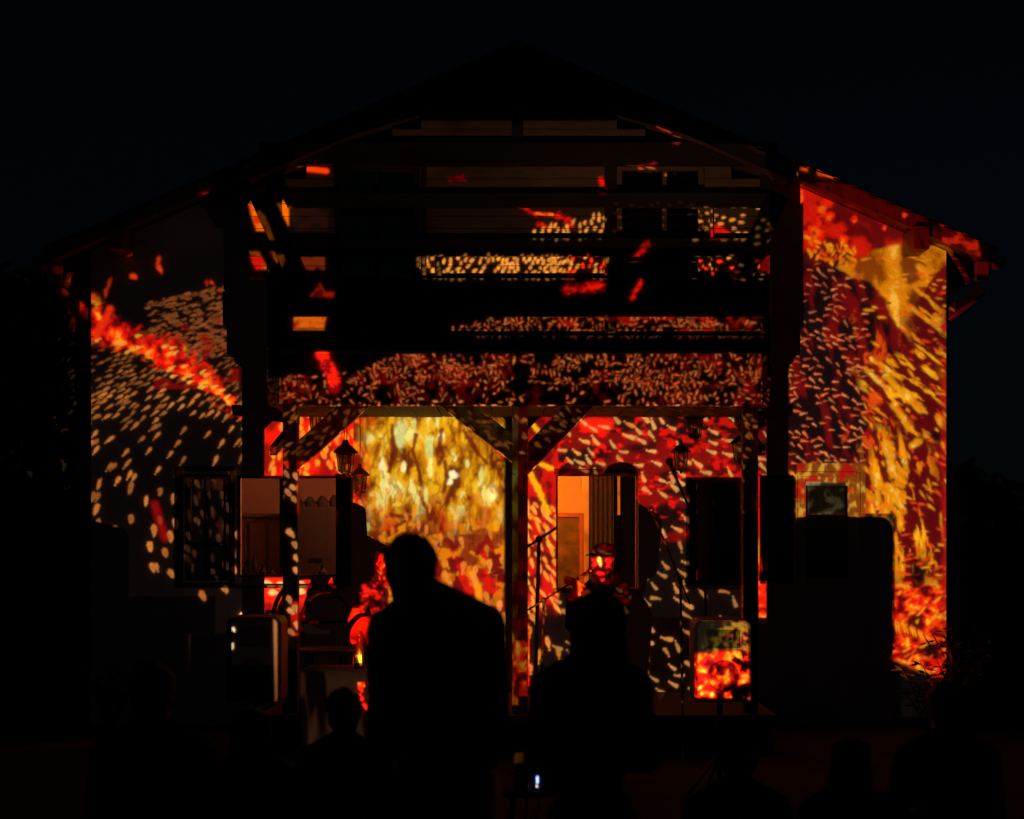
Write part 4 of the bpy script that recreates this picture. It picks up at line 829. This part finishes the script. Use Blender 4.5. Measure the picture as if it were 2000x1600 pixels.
# ---------------------------------------------------------------- people
def rounded(prims, name, m, parent, vox=.010, smooth=6):
    """one closed surface from tapered limbs and ellipsoids"""
    b = bmesh.new()
    for p in prims:
        if p[0] == 'c':
            _, a, c, r0, r1 = p; a, c = Vector(a), Vector(c); d = c-a; L = max(d.length, 1e-4); q = d.to_track_quat('Z', 'Y').to_matrix()
            g_ = bmesh.ops.create_uvsphere(b, u_segments=14, v_segments=10, radius=1)
            for v in g_['verts']:
                t = v.co.z > 1e-3; r = r1 if t else r0; w = Vector((v.co.x*r, v.co.y*r, v.co.z*r+(L if t else 0))); v.co = a+q@w
        else:
            _, c, r, rot = p; q = Euler(rot).to_matrix()
            g_ = bmesh.ops.create_icosphere(b, subdivisions=3, radius=1)
            for v in g_['verts']: v.co = Vector(c)+q@Vector((v.co.x*r[0], v.co.y*r[1], v.co.z*r[2]))
    me = bpy.data.meshes.new('tmp'); b.to_mesh(me); b.free(); o = bpy.data.objects.new('tmp', me); col.objects.link(o)
    r_ = o.modifiers.new('r', 'REMESH'); r_.mode = 'VOXEL'; r_.voxel_size = vox; r_.use_smooth_shade = True
    s_ = o.modifiers.new('s', 'SMOOTH'); s_.iterations = smooth; s_.factor = .5
    dg = bpy.context.evaluated_depsgraph_get(); dg.update(); m2 = bpy.data.meshes.new_from_object(o.evaluated_get(dg)); bpy.data.objects.remove(o)
    m2.name = name; m2.materials.clear(); m2.materials.append(M_[m]); m2.polygons.foreach_set('use_smooth', [True]*len(m2.polygons))
    q = bpy.data.objects.new(name, m2); col.objects.link(q); q.parent = parent; return q
def C(a, b, r0, r1): return ('c', a, b, r0, r1)
def E(c, r, rot=(0, 0, 0)): return ('e', c, r, rot)
def add(a, b): return tuple(x+y for x, y in zip(a, b))
def head_prims(h, yaw, pitch=0):           # h = middle of the head; looks along +y turned by yaw
    q = Euler((pitch, 0, yaw)).to_matrix(); P = lambda v: tuple(Vector(h)+q@Vector(v)); e = (pitch, 0, yaw); o = []
    o += [E(P((0, -.012, .03)), (.074, .094, .088), e), E(P((0, .022, -.025)), (.058, .070, .082), e), E(P((0, .045, -.085)), (.030, .030, .022), e), C(P((-.04, .02, -.07)), P((.04, .02, -.07)), .026, .026)]
    o += [C(P((0, .082, .005)), P((0, .108, -.028)), .009, .013), C(P((-.030, .076, .028)), P((.030, .076, .028)), .012, .012), C(P((-.018, .088, -.058)), P((.018, .088, -.058)), .008, .008), C(P((-.015, .087, -.068)), P((.015, .087, -.068)), .008, .008)]
    for s in (-1, 1): o += [E(P((s*.045, .062, -.022)), (.018, .018, .018), e), E(P((s*.077, -.008, -.005)), (.010, .020, .033), e)]
    return o, P, e
def hand_prims(w, fwd, side, curl=.5, fr=.0085):   # wrist, direction of the fingers, direction of the thumb
    w = Vector(w); f = Vector(fwd).normalized(); t = Vector(side); t = (t-f*t.dot(f)).normalized(); n = f.cross(t); o = []
    for k, ln in ((-.03, .062), (-.011, .075), (.009, .083), (.028, .076)):
        k0 = w+f*.03+t*(-k*.7); k1 = w+f*.088+t*(-k)
        o.append(C(k0, k1, .015, .013)); a = k1; d = f.copy()
        for i, u in enumerate((.45, .32, .23)):
            d = (d+n*curl*(.6+.3*i)).normalized(); c = a+d*ln*u; o.append(C(a, c, fr, fr*.93)); a = c
    a = w+f*.02+t*.022; c = a+(f*.5+t*.75).normalized()*.042; e = c+(f*.9+t*.25+n*curl*.6).normalized()*.030; o += [C(a, c, .014, .011), C(c, e, .010, .009), C(w-f*.01, w+f*.03, .022, .024)]
    return o
def person(loc, label, rz=0, s=1., head=(0, .0, 1.63), yaw=0, pitch=0, hips=(0, 0, .93), shoulders=((-.185, -.01, 1.405), (.185, -.01, 1.405)), elbows=None, hands=None, knees=None, feet=None,
           hair='short', top='navy', legs='denim', vox=.012, fingers=((0, .3, -1), (0, .3, -1)), curl=.5, build=1., body_top=True, group=None, collar=False):
    P = empty('person', loc, label, 'person', group, rz); P.scale = (s, s, s)
    shL, shR = [Vector(q) for q in shoulders]; hp = Vector(hips); hd = Vector(head)
    elbows = elbows or ((-.235, -.03, 1.12), (.235, -.03, 1.12)); hands = hands or ((-.25, .03, .87), (.25, .03, .87))
    knees = knees or ((-.11, .03, hp.z-.43), (.11, .03, hp.z-.43)); feet = feet or ((-.12, 0, .09), (.12, 0, .09))
    nk = (shL+shR)/2+Vector((0, 0, .05))+Vector((hd.x-(shL.x+shR.x)/2, 0, 0))*.35; ch = (shL+shR)/2+Vector((0, .01, -.14)); wa = hp+(nk-hp)*.32
    pr, HP, er = head_prims(head, yaw, pitch)
    pr += [C(nk, hd+Vector((0, -.015, -.06)), .066*build, .066*build)]
    torso = [E(ch, (.155*build, .105*build, .17)), E(wa+Vector((0, 0, .04)), (.135*build, .10*build, .14)), E(hp, (.155*build, .11*build, .12)), C(shL+Vector((.03, 0, 0)), shR-Vector((.03, 0, 0)), .06*build, .06*build), C(nk-Vector((0, 0, .02)), nk, .075, .062), C(nk+Vector((0, -.01, .055)), shL+Vector((.01, 0, .005)), .052*build, .06*build), C(nk+Vector((0, -.01, .055)), shR+Vector((-.01, 0, .005)), .052*build, .06*build)]
    arms = []; 
    for sh, el, ha in zip((shL, shR), elbows, hands): arms += [C(sh, el, .055*build, .043*build), C(el, ha, .042*build, .028)]
    lg = []
    for i, (kn, ft) in enumerate(zip(knees, feet)):
        hj = hp+Vector((-.085 if i == 0 else .085, 0, -.03)); lg += [C(hj, kn, .082*build, .056), C(kn, ft, .054, .037)]
    ft_ = []
    for ft in feet: ft_ += [C(add(ft, (0, -.02, -.045)), add(ft, (0, .15, -.06)), .036, .03)]
    hd_ = []
    for ha, f_, th in zip(hands, fingers, ((1, 0, 0), (-1, 0, 0))): hd_ += hand_prims(ha, f_, th, curl)
    rounded(pr+torso+arms+lg+ft_+hd_, 'body', 'skin', P, vox, 4)
    g = .012
    tp = [(q[0], q[1], tuple(r+g for r in q[2]), q[3]) if q[0] == 'e' else (q[0], q[1], q[2], q[3]+g, q[4]+g) for q in torso]
    ta = []
    for sh, el, ha in zip((shL, shR), elbows, hands):
        el, ha = Vector(el), Vector(ha); ta += [C(sh, el, .068*build, .056*build), C(el, el+(ha-el)*.9, .056*build, .040)]
    if body_top: rounded(tp+ta, 'jacket' if collar else 'shirt', top, P, max(vox, .010), 3)
    lt = [E(hp, (.165*build, .122*build, .12))]
    for i, (kn, ft) in enumerate(zip(knees, feet)):
        hj = hp+Vector((-.085 if i == 0 else .085, 0, -.03)); lt += [C(hj, kn, .097*build, .068), C(kn, add(ft, (0, 0, -.01)), .068, .052)]
    rounded(lt, 'trousers', legs, P, max(vox, .012), 3)
    sh_ = []
    for ft in feet: sh_ += [C(add(ft, (0, -.025, -.045)), add(ft, (0, .16, -.055)), .042, .036)]
    rounded(sh_, 'shoes', 'leather', P, .012, 2)
    E_ = 1
    rnd = random.Random(sum(map(ord, label)))
    if hair:
        hq = [E(HP((0, -.022, .040)), (.090, .100, .090), er), E(HP((0, -.05, -.01)), (.082, .064, .080), er)]
        if hair in ('short', 'bushy'):
            for k in range(60 if hair == 'bushy' else 54):
                a = rnd.uniform(0, 6.28); b_ = rnd.uniform(-.1, 1.45); rr = .093 if hair == 'short' else .105
                hq.append(E(HP((rr*math.cos(a)*math.cos(b_)*.9, -.02+rr*1.0*math.sin(a)*math.cos(b_), .04+rr*math.sin(b_)*.9)), (rnd.uniform(.009, .017), rnd.uniform(.009, .017), rnd.uniform(.010, .018)), er)) if math.sin(a) < .55 or b_ > .6 else None
        if hair == 'long':
            for k in range(34):
                a = rnd.uniform(2.6, 6.8); x, y = .088*math.cos(a), -.02+.09*math.sin(a)
                hq.append(C(HP((x*.8, y*.8, .08)), HP((x*1.02+rnd.uniform(-.015, .015), y*1.0-.01, rnd.uniform(-.17, -.11))), .024, .018))
        hq = [h for h in hq if h]
        rounded(hq, 'hair', 'hair', P, .009 if vox < .011 else .0085, 1)
    if vox < .0115:
        for s_ in (-1, 1):
            e_ = MB().ball((0, 0, 0), .0125, 2).build('eye', mat('eye_white', (.5, .47, .42), .3), P, smooth=True); e_.location = HP((s_*.030, .072, .006))
    return P, HP, er
G0 = -.3
# the man in the middle of the audience, seen from behind
def foot(px, Y): return (WX(px, Y), Y, G0)
Ym = -7.0; topz = WZ(1050, Ym)
person(foot(846, Ym), 'man standing in silhouette in the middle of the crowd, head before the yellow blaze', 0, (topz-G0)/1.752, head=(-.075, .02, 1.635), yaw=.1, shoulders=((-.15, .0, 1.45), (.17, -.01, 1.465)), hips=(.02, 0, .93),
       elbows=((-.165, .05, 1.08), (.20, .0, 1.08)), hands=((-.08, .22, 1.06), (.16, .2, .98)), hair='short', top='navy', build=1.03, collar=True, vox=.012)
Yw = -6.9; topz = WZ(1158, Yw)
person(foot(1155, Yw), 'woman with loose shoulder length hair in silhouette, left of the lit loudspeaker', 0, (topz-G0)/1.752, head=(.03, .0, 1.635), yaw=-.25, hair='long', top='cloth2', build=.93, vox=.012,
       elbows=((-.205, .06, 1.13), (.215, .05, 1.12)), hands=((-.09, .24, 1.10), (.10, .24, 1.08)), shoulders=((-.165, 0, 1.405), (.160, 0, 1.41)))
# seated people of the front rows
def seated(px, py, Y, label, s=1., hair='short', **k):
    seat = .45
    hips = (0, 0, seat+.10); top = seat+.10+.79
    z = WZ(py, Y); sc_ = s
    base = z-top*sc_
    P, HP, er = person((WX(px, Y), Y, G0), label, k.pop('rz', 0), sc_, head=(0, .02, 1.225), hips=(0, 0, .53), shoulders=((-.18, 0, 1.0), (.18, 0, 1.0)), elbows=((-.23, .04, .74), (.23, .04, .74)), hands=((-.12, .27, .68), (.12, .27, .68)),
           knees=((-.12, .43, .52), (.12, .43, .52)), feet=((-.12, .42, .09), (.12, .42, .09)), hair=hair, fingers=((.3, 1, -.1), (-.3, 1, -.1)), **k)
    return P
def chair(loc, label, rz=0, group='folding chairs of the audience'):
    c = empty('folding_chair', loc, label, 'chair', group, rz)
    MB().box(-.2, .2, -.2, .2, .40, .425, .008).build('seat', 'black', c); MB().box(-.2, .2, -.225, -.205, .62, .82, .008).build('backrest', 'black', c)
    for x in (-.19, .19):
        MB().tube([(x, -.215, .83), (x, -.10, .42), (x, .20, 0)], .011, 6).build('leg', 'metal', c); MB().tube([(x*.93, .19, .42), (x*.93, -.22, 0)], .011, 6).build('leg', 'metal', c)
    return c
sl = [(672, 1352, -5.6, 'child seated in silhouette before the cloth covered table', 'bushy', .82), (298, 1300, -6.3, 'seated spectator in the dark, leftmost of the audience', 'short', .95),
      (1440, 1428, -6.6, 'seated spectator in the dark below the lit loudspeaker', 'bushy', .95), (1660, 1440, -6.5, 'seated spectator in the dark, second from the right', 'long', .95),
      (1850, 1335, -5.9, 'seated spectator in the dark, rightmost of the audience', 'short', .98), (490, 1385, -6.0, 'seated spectator in the dark, right of the leftmost one', 'long', .9)]
for px, py, Y, lb, hr, s_ in sl:
    sz = WZ(py, Y)-G0; s2 = sz/1.345*1.0
    P = seated(px, py, Y, lb, s2, hr, top='cloth2', vox=.014, rz=.05*math.sin(px))
    ch_ = chair((WX(px, Y), Y+.0, G0), 'dark folding chair under the '+lb.replace(' in silhouette', '').replace(' in the dark', ''), P.rotation_euler.z)
    ch_.scale = (s2, s2, s2)

# the singer in a cap at the microphone, turned to the left
Yc = -1.25; topz = WZ(1060, Yc)
fx = WX(1183, Yc); SC = (topz-G0)/1.765
sing, HP, er = person((fx, Yc, G0), 'singer in a dark cap, red light on the face, mouth at a microphone', R(128), SC, head=(0, .03, 1.635), yaw=R(0), pitch=-.12, hair=None, top='cap', vox=.0085,
    elbows=((-.27, .10, 1.16), (.25, .12, 1.14)), hands=((-.06, .29, 1.43), (.05, .30, 1.36)), fingers=((.75, .1, .45), (-.75, .1, .4)), curl=.75, collar=True)
rounded([E(HP((0, -.015, .06)), (.086, .104, .068), er), E(HP((0, -.03, .045)), (.084, .09, .06), er)], 'cap', 'cap', sing, .008, 2)
b = MB(); q = Euler(er).to_matrix()
a0 = [Vector((x, .07+.075*math.cos(x*15), .052+.004*math.cos(x*20))) for x in [(-.075+.0125*i) for i in range(13)]]
for k in range(12):
    A, B_ = a0[k], a0[k+1]; A0, B0 = Vector((A.x, .055, .054)), Vector((B_.x, .055, .054))
    vs = [b.b.verts.new(Vector(HP(v))) for v in (A0, B0, B_, A)]; b.b.faces.new(vs); vs = [b.b.verts.new(Vector(HP(v+Vector((0, 0, -.004))))) for v in (A0, B0, B_, A)]; b.b.faces.new(vs[::-1])
b.build('cap_peak', 'cap', sing)
# microphone on a boom stand
def micstand(base, top, tip, label):
    s = empty('microphone_stand', base, label, 'microphone stand', 'microphone stands of the band'); bx, by, bz = base
    t = Vector(top)-Vector(base); p_ = Vector(tip)-Vector(base)
    MB().tube([(0, 0, .02), tuple(t)], .010, 8).build('pole', 'metal', s); MB().tube([tuple(t-(p_-t)*.35), tuple(p_)], .007, 8).build('boom', 'metal', s)
    for k in range(3): MB().tube([(0, 0, .10), (.26*math.cos(k*2.09+.4), .26*math.sin(k*2.09+.4), .008)], .008, 6).build('leg', 'metal', s)
    d = (p_-t).normalized(); mic = MB().tube([tuple(p_-d*.10), tuple(p_)], [.010, .015], 10).build('microphone', 'plastic', s)
    MB().ball(tuple(p_+d*.018), .026).build('grille', 'steel', mic, smooth=True); MB().ball(tuple(t), .02).build('clamp', 'metal', s)
    return s
hp_ = sing.matrix_world if False else None
mouth = Matrix.Translation(sing.location)@Euler((0, 0, R(128))).to_matrix().to_4x4()@Matrix.Scale(SC, 4)@Vector(HP((0, .135, -.07)))
micstand((mouth.x-.35, Yc-.05, G0), (mouth.x-.32, Yc-.05, .95), tuple(mouth+Vector((-.01, -.01, 0))), 'black microphone stand in front of the singer in the cap')
p = W(1300, 1055, -.2); micstand((p.x+.12, -.35, 0-.3), (p.x+.10, -.32, 1.05), tuple(W(1274, 1000, -.3)), 'black boom microphone stand reaching over the right of the porch')

# the guitarist on the left
Yg = -.35; topz = WZ(1068, Yg)
SG_ = (topz-0.0)/1.752
SG_ = (topz+.3)/1.752
git, HP, er = person((WX(760, Yg), Yg, G0), 'guitarist in a patterned shirt, red lit face half hidden by the man in front', R(172), SG_, head=(.02, .05, 1.63), yaw=R(-6), pitch=.1, hair='long', top='floral', vox=.0085,
    elbows=((-.30, .06, 1.15), (.30, .0, 1.14)), hands=((-.34, .26, 1.22), (.08, .19, 1.06)), fingers=((-.25, .3, .8), (-.8, .1, -.5)), curl=.7)
gtr = empty('guitar', tuple(git.location), 'amber acoustic guitar held across the patterned shirt', 'guitar', None, R(172)); gtr.scale = git.scale
ctr = Vector((.05, .20, 1.06)); ax = Vector((-.86, .08, .36)).normalized(); nn = Vector((.04, 1, 0)).normalized(); up_ = nn.cross(ax).normalized()
def gpt(u, v, w_): return tuple(ctr+ax*u+up_*v+nn*w_)
bd = MB(); prof = []
for i in range(40):
    t = 2*math.pi*i/40; u = .235*math.cos(t); rr = .17*(1-.28*math.exp(-((u-.03)/.06)**2))*(1 if u < 0 else .80); prof.append((u, rr*math.sin(t)/max(.001, math.sqrt(1)) ))
for w0, w1 in ((-.05, .045),):
    A = [bd.b.verts.new(gpt(u, v, w0)) for u, v in prof]; B_ = [bd.b.verts.new(gpt(u, v, w1)) for u, v in prof]
    bd.b.faces.new(A); bd.b.faces.new(B_[::-1])
    for i in range(40): bd.b.faces.new((A[i-1], A[i], B_[i], B_[i-1]))
body = bd.build('guitar_body', 'guitar', gtr)
hole = MB(); A = [hole.b.verts.new(gpt(.05+.045*math.cos(t), .045*math.sin(t), .0475)) for t in (2*math.pi*k/20 for k in range(20))]; hole.b.faces.new(A); hole.build('sound_hole', 'shutter', gtr)
MB().beam(gpt(.2, 0, .045), gpt(.62, 0, .045), .02, .05, up=tuple(up_)).build('neck', 'wood', gtr); MB().beam(gpt(.62, 0, .04), gpt(.76, 0, .03), .015, .07, up=tuple(up_)).build('headstock', 'wood', gtr)
MB().beam(gpt(-.13, 0, .05), gpt(-.105, 0, .05), .012, .12, up=tuple(up_)).build('bridge', 'wood', gtr)
for i in range(6): MB().tube([gpt(-.11, -.022+.009*i, .058), gpt(.66, -.016+.0065*i, .062)], .0009, 4).build('string', 'steel', gtr)

# ---------------------------------------------------------------- loudspeakers on stands
def speaker(px0, px1, py0, py1, Y, label, grill='grille'):
    x0, x1, z0, z1 = WX(px0, Y), WX(px1, Y), WZ(py1, Y), WZ(py0, Y); w_ = x1-x0; h_ = z1-z0; cx = (x0+x1)/2
    s = empty('loudspeaker', (cx, Y+.16, z0), label, 'loudspeaker', 'loudspeakers on either side of the band')
    def ro(x0, x1, z0, z1, r, y0, y1, r2=None):
        pts = []; 
        for (cx_, cz, a0) in ((x1-r, z1-r, 0), (x0+r, z1-r, 90), (x0+.02, z0+.02, 180), (x1-.02, z0+.02, 270)):
            rr = r if a0 < 100 else .02
            for k in range(7): a = R(a0+15*k); pts.append((cx_+rr*math.cos(a), cz+rr*math.sin(a)))
        return MB().prism(pts, y0, y1)
    ro(-w_/2, w_/2, 0, h_, .05, -.13, .15).build('cabinet', 'plastic', s, bev=0)
    m = ro(-w_/2+.004, w_/2-.004, .004, h_-.004, .048, -.155, -.131); m.build('front_rim', 'plastic', s)
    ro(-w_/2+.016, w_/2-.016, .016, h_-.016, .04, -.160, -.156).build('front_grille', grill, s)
    MB().lathe([(.10, 0), (.095, .004), (.055, .007), (.02, .009), (0, .009)], 0, 0, 24).build('woofer', 'plastic', s)
    bpy.context.view_layer.update()
    wf = s.children[-1]; wf.rotation_euler = (R(90), 0, 0); wf.location = (0, -.161, h_*.32)
    MB().box(-w_*.3, w_*.3, -.166, -.160, h_*.66, h_*.88, .004).build('horn', 'plastic', s)
    st = empty('speaker_stand', (cx, Y+.16, G0), 'tripod stand under the '+('unlit left' if px0 < 900 else 'flame lit right')+' loudspeaker', 'stand', 'tripod stands of the loudspeakers')
    MB().tube([(0, 0, .02), (0, 0, z0-G0)], .018, 10).build('pole', 'metal', st)
    for k in range(3): MB().tube([(0, 0, .32), (.34*math.cos(k*2.09), .34*math.sin(k*2.09), .012)], .011, 6).build('leg', 'metal', st)
    return s
speaker(440, 548, 1206, 1372, -2.35, 'mostly unlit black loudspeaker with a lit edge, on the left of the porch')
speaker(1358, 1467, 1211, 1372, -2.4, 'black loudspeaker lit with flames on its front, on the right of the porch', M_.setdefault('grille2', mat('brightened_speaker_grille', (.22, .2, .18), .6, .2, 300, .4, 500)))  # paler copy of the grille, the lit front's brightness put into its colour

# ---------------------------------------------------------------- table with a cloth, bottle, chairs on the porch
Yt = -1.5; tx0, tx1, tz = WX(585, Yt), WX(748, Yt), WZ(1312, Yt)
tb = empty('side_table', ((tx0+tx1)/2, Yt+.25, G0), 'low table under the linen cloth, left of the standing man', 'table')
hw = (tx1-tx0)/2; hh = tz-G0
MB().box(-hw+.02, hw-.02, -.22, .22, hh-.03, hh-.006, .004).build('tabletop', 'wood', tb)
for x in (-hw+.06, hw-.06):
    for y in (-.18, .18): MB().box(x-.02, x+.02, y-.02, y+.02, 0, hh-.032).build('leg', 'wood', tb)
cl = MB(); per = []
for (a, b_) in (((-hw, -.24), (hw, -.24)), ((hw, -.24), (hw, .24)), ((hw, .24), (-hw, .24)), ((-hw, .24), (-hw, -.24))):
    n_ = 40 if a[1] == b_[1] else 24
    for i in range(n_): per.append((a[0]+(b_[0]-a[0])*i/n_, a[1]+(b_[1]-a[1])*i/n_))
prev = None
for lv in range(8):
    t = lv/7.; ring = []
    for i, (x, y) in enumerate(per):
        f_ = 1+.06*t*(.5+.5*math.sin(i*.47)+.4*math.sin(i*1.1+1)); ring.append(cl.b.verts.new((x*f_+.004*math.sin(i), y*(1+.10*t*(.5+.5*math.sin(i*.47+.7))), -.0-t*.56)))
    if prev:
        for i in range(len(per)): cl.b.faces.new((prev[i-1], prev[i], ring[i], ring[i-1]))
    else: cl.b.faces.new(ring)
    prev = ring
clo = cl.build('tablecloth', 'tablecloth', smooth=True); clo.location = ((tx0+tx1)/2, Yt+.25, tz); tag(clo, 'pale linen cloth hanging in folds over the low table', 'tablecloth')
bp_ = W(701, 1300, Yt+.2); bo = empty('bottle', (bp_.x, Yt+.2, tz), 'tall dark bottle with a yellow glint standing on the linen cloth', 'bottle')
MB().lathe([(0, .002), (.033, .002), (.035, .012), (.035, .12), (.030, .145), (.013, .18), (.012, .225), (.015, .23), (.015, .24), (0, .24)], 0, 0, 18).build('body', mat('brown_bottle_glass', (.07, .035, .01), .12, coat=1), bo, smooth=True)
MB().box(-.02, .02, -.0365, -.0355, .045, .10).build('paper_label', 'label', bo)
ch2 = W(637, 1165, .55); rc = empty('cane_armchair', (ch2.x, .55, 0), 'bentwood armchair with curved back under the left porch window', 'chair', None, R(15))
for dx in (-.05, 0):
    MB().tube([(-.24-dx, -.1, .58)]+[(-.24*math.cos(t)*(1+dx), .12*math.sin(t)-.1, .58+.34*math.sin(t)) for t in (R(12*k) for k in range(1, 15))]+[(.24+dx, -.1, .58)], .012, 6).build('back_hoop', 'black', rc)
MB().tube([(-.26, -.28, .62), (-.27, -.05, .66), (-.2, .2, .66), (0, .27, .66), (.2, .2, .66), (.27, -.05, .66), (.26, -.28, .62)], .014, 6).build('arm_rail', 'black', rc)
MB().lathe([(0, .43), (.24, .43), (.25, .445), (.24, .46), (0, .46)], 0, 0, 20).build('seat', 'wood', rc)
for k in range(4):
    a = R(45+90*k); MB().tube([(.19*math.cos(a), .19*math.sin(a), .43), (.23*math.cos(a), .23*math.sin(a), 0)], .014, 6).build('leg', 'black', rc)


# ---------------------------------------------------------------- the projector's case and stand (the beam leaves its lens)
pj = empty('video_projector', (PX-.02, PY-.24, PZ-.06), 'grey video projector with a blue white power light on its back', 'projector')
MB().box(-.17, .17, -.15, .15, 0, .115, .012).build('case', 'white', pj)
ln_ = MB().lathe([(.036, 0), (.036, .05), (.030, .05), (.028, .03), (0, .03)], 0, 0, 20).build('lens', 'plastic', pj); ln_.rotation_euler = (R(-90), 0, 0); ln_.location = (.02, .15, .06)
MB().box(-.075, -.070, -.1525, -.1502, .030, .058).build('power_light', 'led', pj); MB().box(-.076, -.073, -.1515, -.1502, .012, .024).build('power_light', 'led2', pj)
for k in range(5): MB().box(.0+.025*k, .015+.025*k, -.1512, -.1502, .03, .09).build('vent_slot', 'black', pj)
ps = empty('projector_stand', (PX-.02, PY-.24, G0), 'black folding stand under the video projector', 'stand')
MB().box(-.22, .22, -.2, .2, PZ-.06-G0-.025, PZ-.06-G0, .006).build('tray', 'black', ps)
for x in (-1, 1):
    for y in (-1, 1): MB().tube([(x*.17, y*.15, PZ-.06-G0-.025), (x*.24, y*.22, 0)], .012, 6).build('leg', 'metal', ps)
cbl = MB().tube([(PX-.13, PY-.40, PZ-.02), (PX-.135, PY-.46, PZ-.06), (PX-.15, PY-.47, PZ-.2), (PX-.16, PY-.46, .0), (PX-.15, PY-.5, -.28), (PX-.4, PY-.8, -.285), (PX-1.2, PY-.6, -.29)], .006, 8).build('power_cable', 'steel' if False else 'plastic', smooth=True)
ad = empty('added_adapter', (PX-.10, PY-.47, PZ-.24), 'added small black adapter, its white glow standing in for the cable glint', 'adapter')
MB().box(-.025, .025, -.015, .015, -.06, .06, .006).build('case', 'plastic', ad); MB().box(-.004, .001, -.0165, -.0152, .02, .05).build('glint_light', 'led2', ad); MB().tube([(0, 0, .06), (.01, .02, .12), (.02, .08, .2)], .005, 6).build('lead', 'plastic', ad)  # added adapter; its glow stands in for a glint on the cable
tag(cbl, 'glossy black cable hanging down from the back of the video projector', 'cable')

# ---------------------------------------------------------------- trees, hedge and shrubs round the house
def tree(loc, h, w_, label, name='tree', seed=1, n=2600, grp='dark trees behind and beside the house', lw=.11):
    r = random.Random(seed); t = empty(name, loc, label, 'tree', grp)
    tr = MB(); tr.tube([(0, 0, -.05), (.05, .03, h*.3), (-.05, 0, h*.6), (.0, .05, h*.85)], [.16*h/6, .11*h/6, .07*h/6, .02], 8)
    tips = []
    for k in range(9):
        a = r.uniform(0, 6.28); z0 = h*r.uniform(.25, .65); L = w_*r.uniform(.5, .9); p1 = (L*math.cos(a), L*math.sin(a), z0+h*r.uniform(.1, .25)); tips.append(p1)
        tr.tube([(0, 0, z0), (p1[0]*.5, p1[1]*.5, z0+(p1[2]-z0)*.65), p1], [.05*h/6, .03*h/6, .01], 6)
    tr.build('trunk', 'bark', t)
    lv = MB(); cl_ = [(r.uniform(-.75, .75)*w_, r.uniform(-.75, .75)*w_, h*r.uniform(.42, .95), r.uniform(.22, .45)*w_) for _ in range(15)]+[(p[0], p[1], p[2], .35*w_) for p in tips]
    for _ in range(n):
        c = r.choice(cl_); v = Vector((r.gauss(0, 1), r.gauss(0, 1), r.gauss(0, 1))).normalized()*c[3]*r.uniform(.4, 1.05)
        p = Vector(c[:3])+v; a = Vector((r.gauss(0, 1), r.gauss(0, 1), r.gauss(0, 1))).normalized(); b_ = a.orthogonal().normalized(); s = lw*r.uniform(.6, 1.3)
        lv.b.faces.new([lv.b.verts.new(q) for q in (p-a*s, p+b_*s*.5, p+a*s, p-b_*s*.5)])
    lv.build('crown', 'leaf', t); return t
tree((WX(95, 2.6), 2.6, G0), 4.3, .85, 'slim dark tree close by the left corner of the house', seed=2)
tree((WX(60, 7), 7, G0), 5.2, 1.3, 'broad dark tree behind the slim one, left of the house', seed=3)
tree((WX(620, 14), 14, G0), 7.4, 2.4, 'tall dark tree rising behind the roof on the left', seed=5)
tree((WX(1330, 15), 15, G0), 7.0, 2.6, 'tall dark tree rising behind the roof on the right', seed=6)
hg = MB(); r = random.Random(9)
for k in range(9000):
    x = r.uniform(-60, 60); p = Vector((x, 40+r.uniform(-2, 2), G0+r.uniform(0, 1)*(3.2+1.2*math.sin(x*.21)+.7*math.sin(x*.9)))); a = Vector((r.gauss(0, 1), r.gauss(0, 1), r.gauss(0, 1))).normalized(); b_ = a.orthogonal().normalized(); s = .5
    hg.b.faces.new([hg.b.verts.new(q) for q in (p-a*s, p+b_*s*.6, p+a*s, p-b_*s*.6)])
tag(hg.build('woodland', 'leaf'), 'dark line of far woodland beyond the garden', 'woodland', kind='stuff')
def shrub(px, py, Y, label, seed):
    r = random.Random(seed); base = Vector((WX(px, Y), Y, G0)); s = empty('shrub', tuple(base), label, 'shrub', 'shrubs at the foot of the right wall'); hgt = WZ(py, Y)-G0
    st = MB(); lv = MB()
    for k in range(16):
        a = r.uniform(0, 6.28); L = hgt*r.uniform(.6, 1.05); tip = Vector((.35*math.cos(a)*r.uniform(.3, 1), .3*math.sin(a), L)); m_ = tip*.55+Vector((0, 0, .08))
        st.tube([(0, 0, 0), tuple(m_), tuple(tip)], [.008, .005, .002], 5)
        for j in range(14):
            t = r.uniform(.3, 1); p = (m_*(t/.55) if t < .55 else m_.lerp(tip, (t-.55)/.45)); d = Vector((r.gauss(0, 1), r.gauss(0, 1), r.gauss(0, .6))).normalized(); b_ = d.orthogonal().normalized(); q = .05
            lv.b.faces.new([lv.b.verts.new(v) for v in (p, p+d*q+b_*.012, p+d*q*2, p+d*q-b_*.012)])
    st.build('stem', 'bark', s); lv.build('foliage', 'leaf', s)
shrub(1880, 1232, 1.2, 'twiggy shrub standing at the right corner of the house', 3); shrub(1815, 1300, .9, 'low twiggy shrub before the right wall', 4); shrub(215, 1290, .9, 'low shrub before the left wall', 5)
bpy.context.view_layer.update()
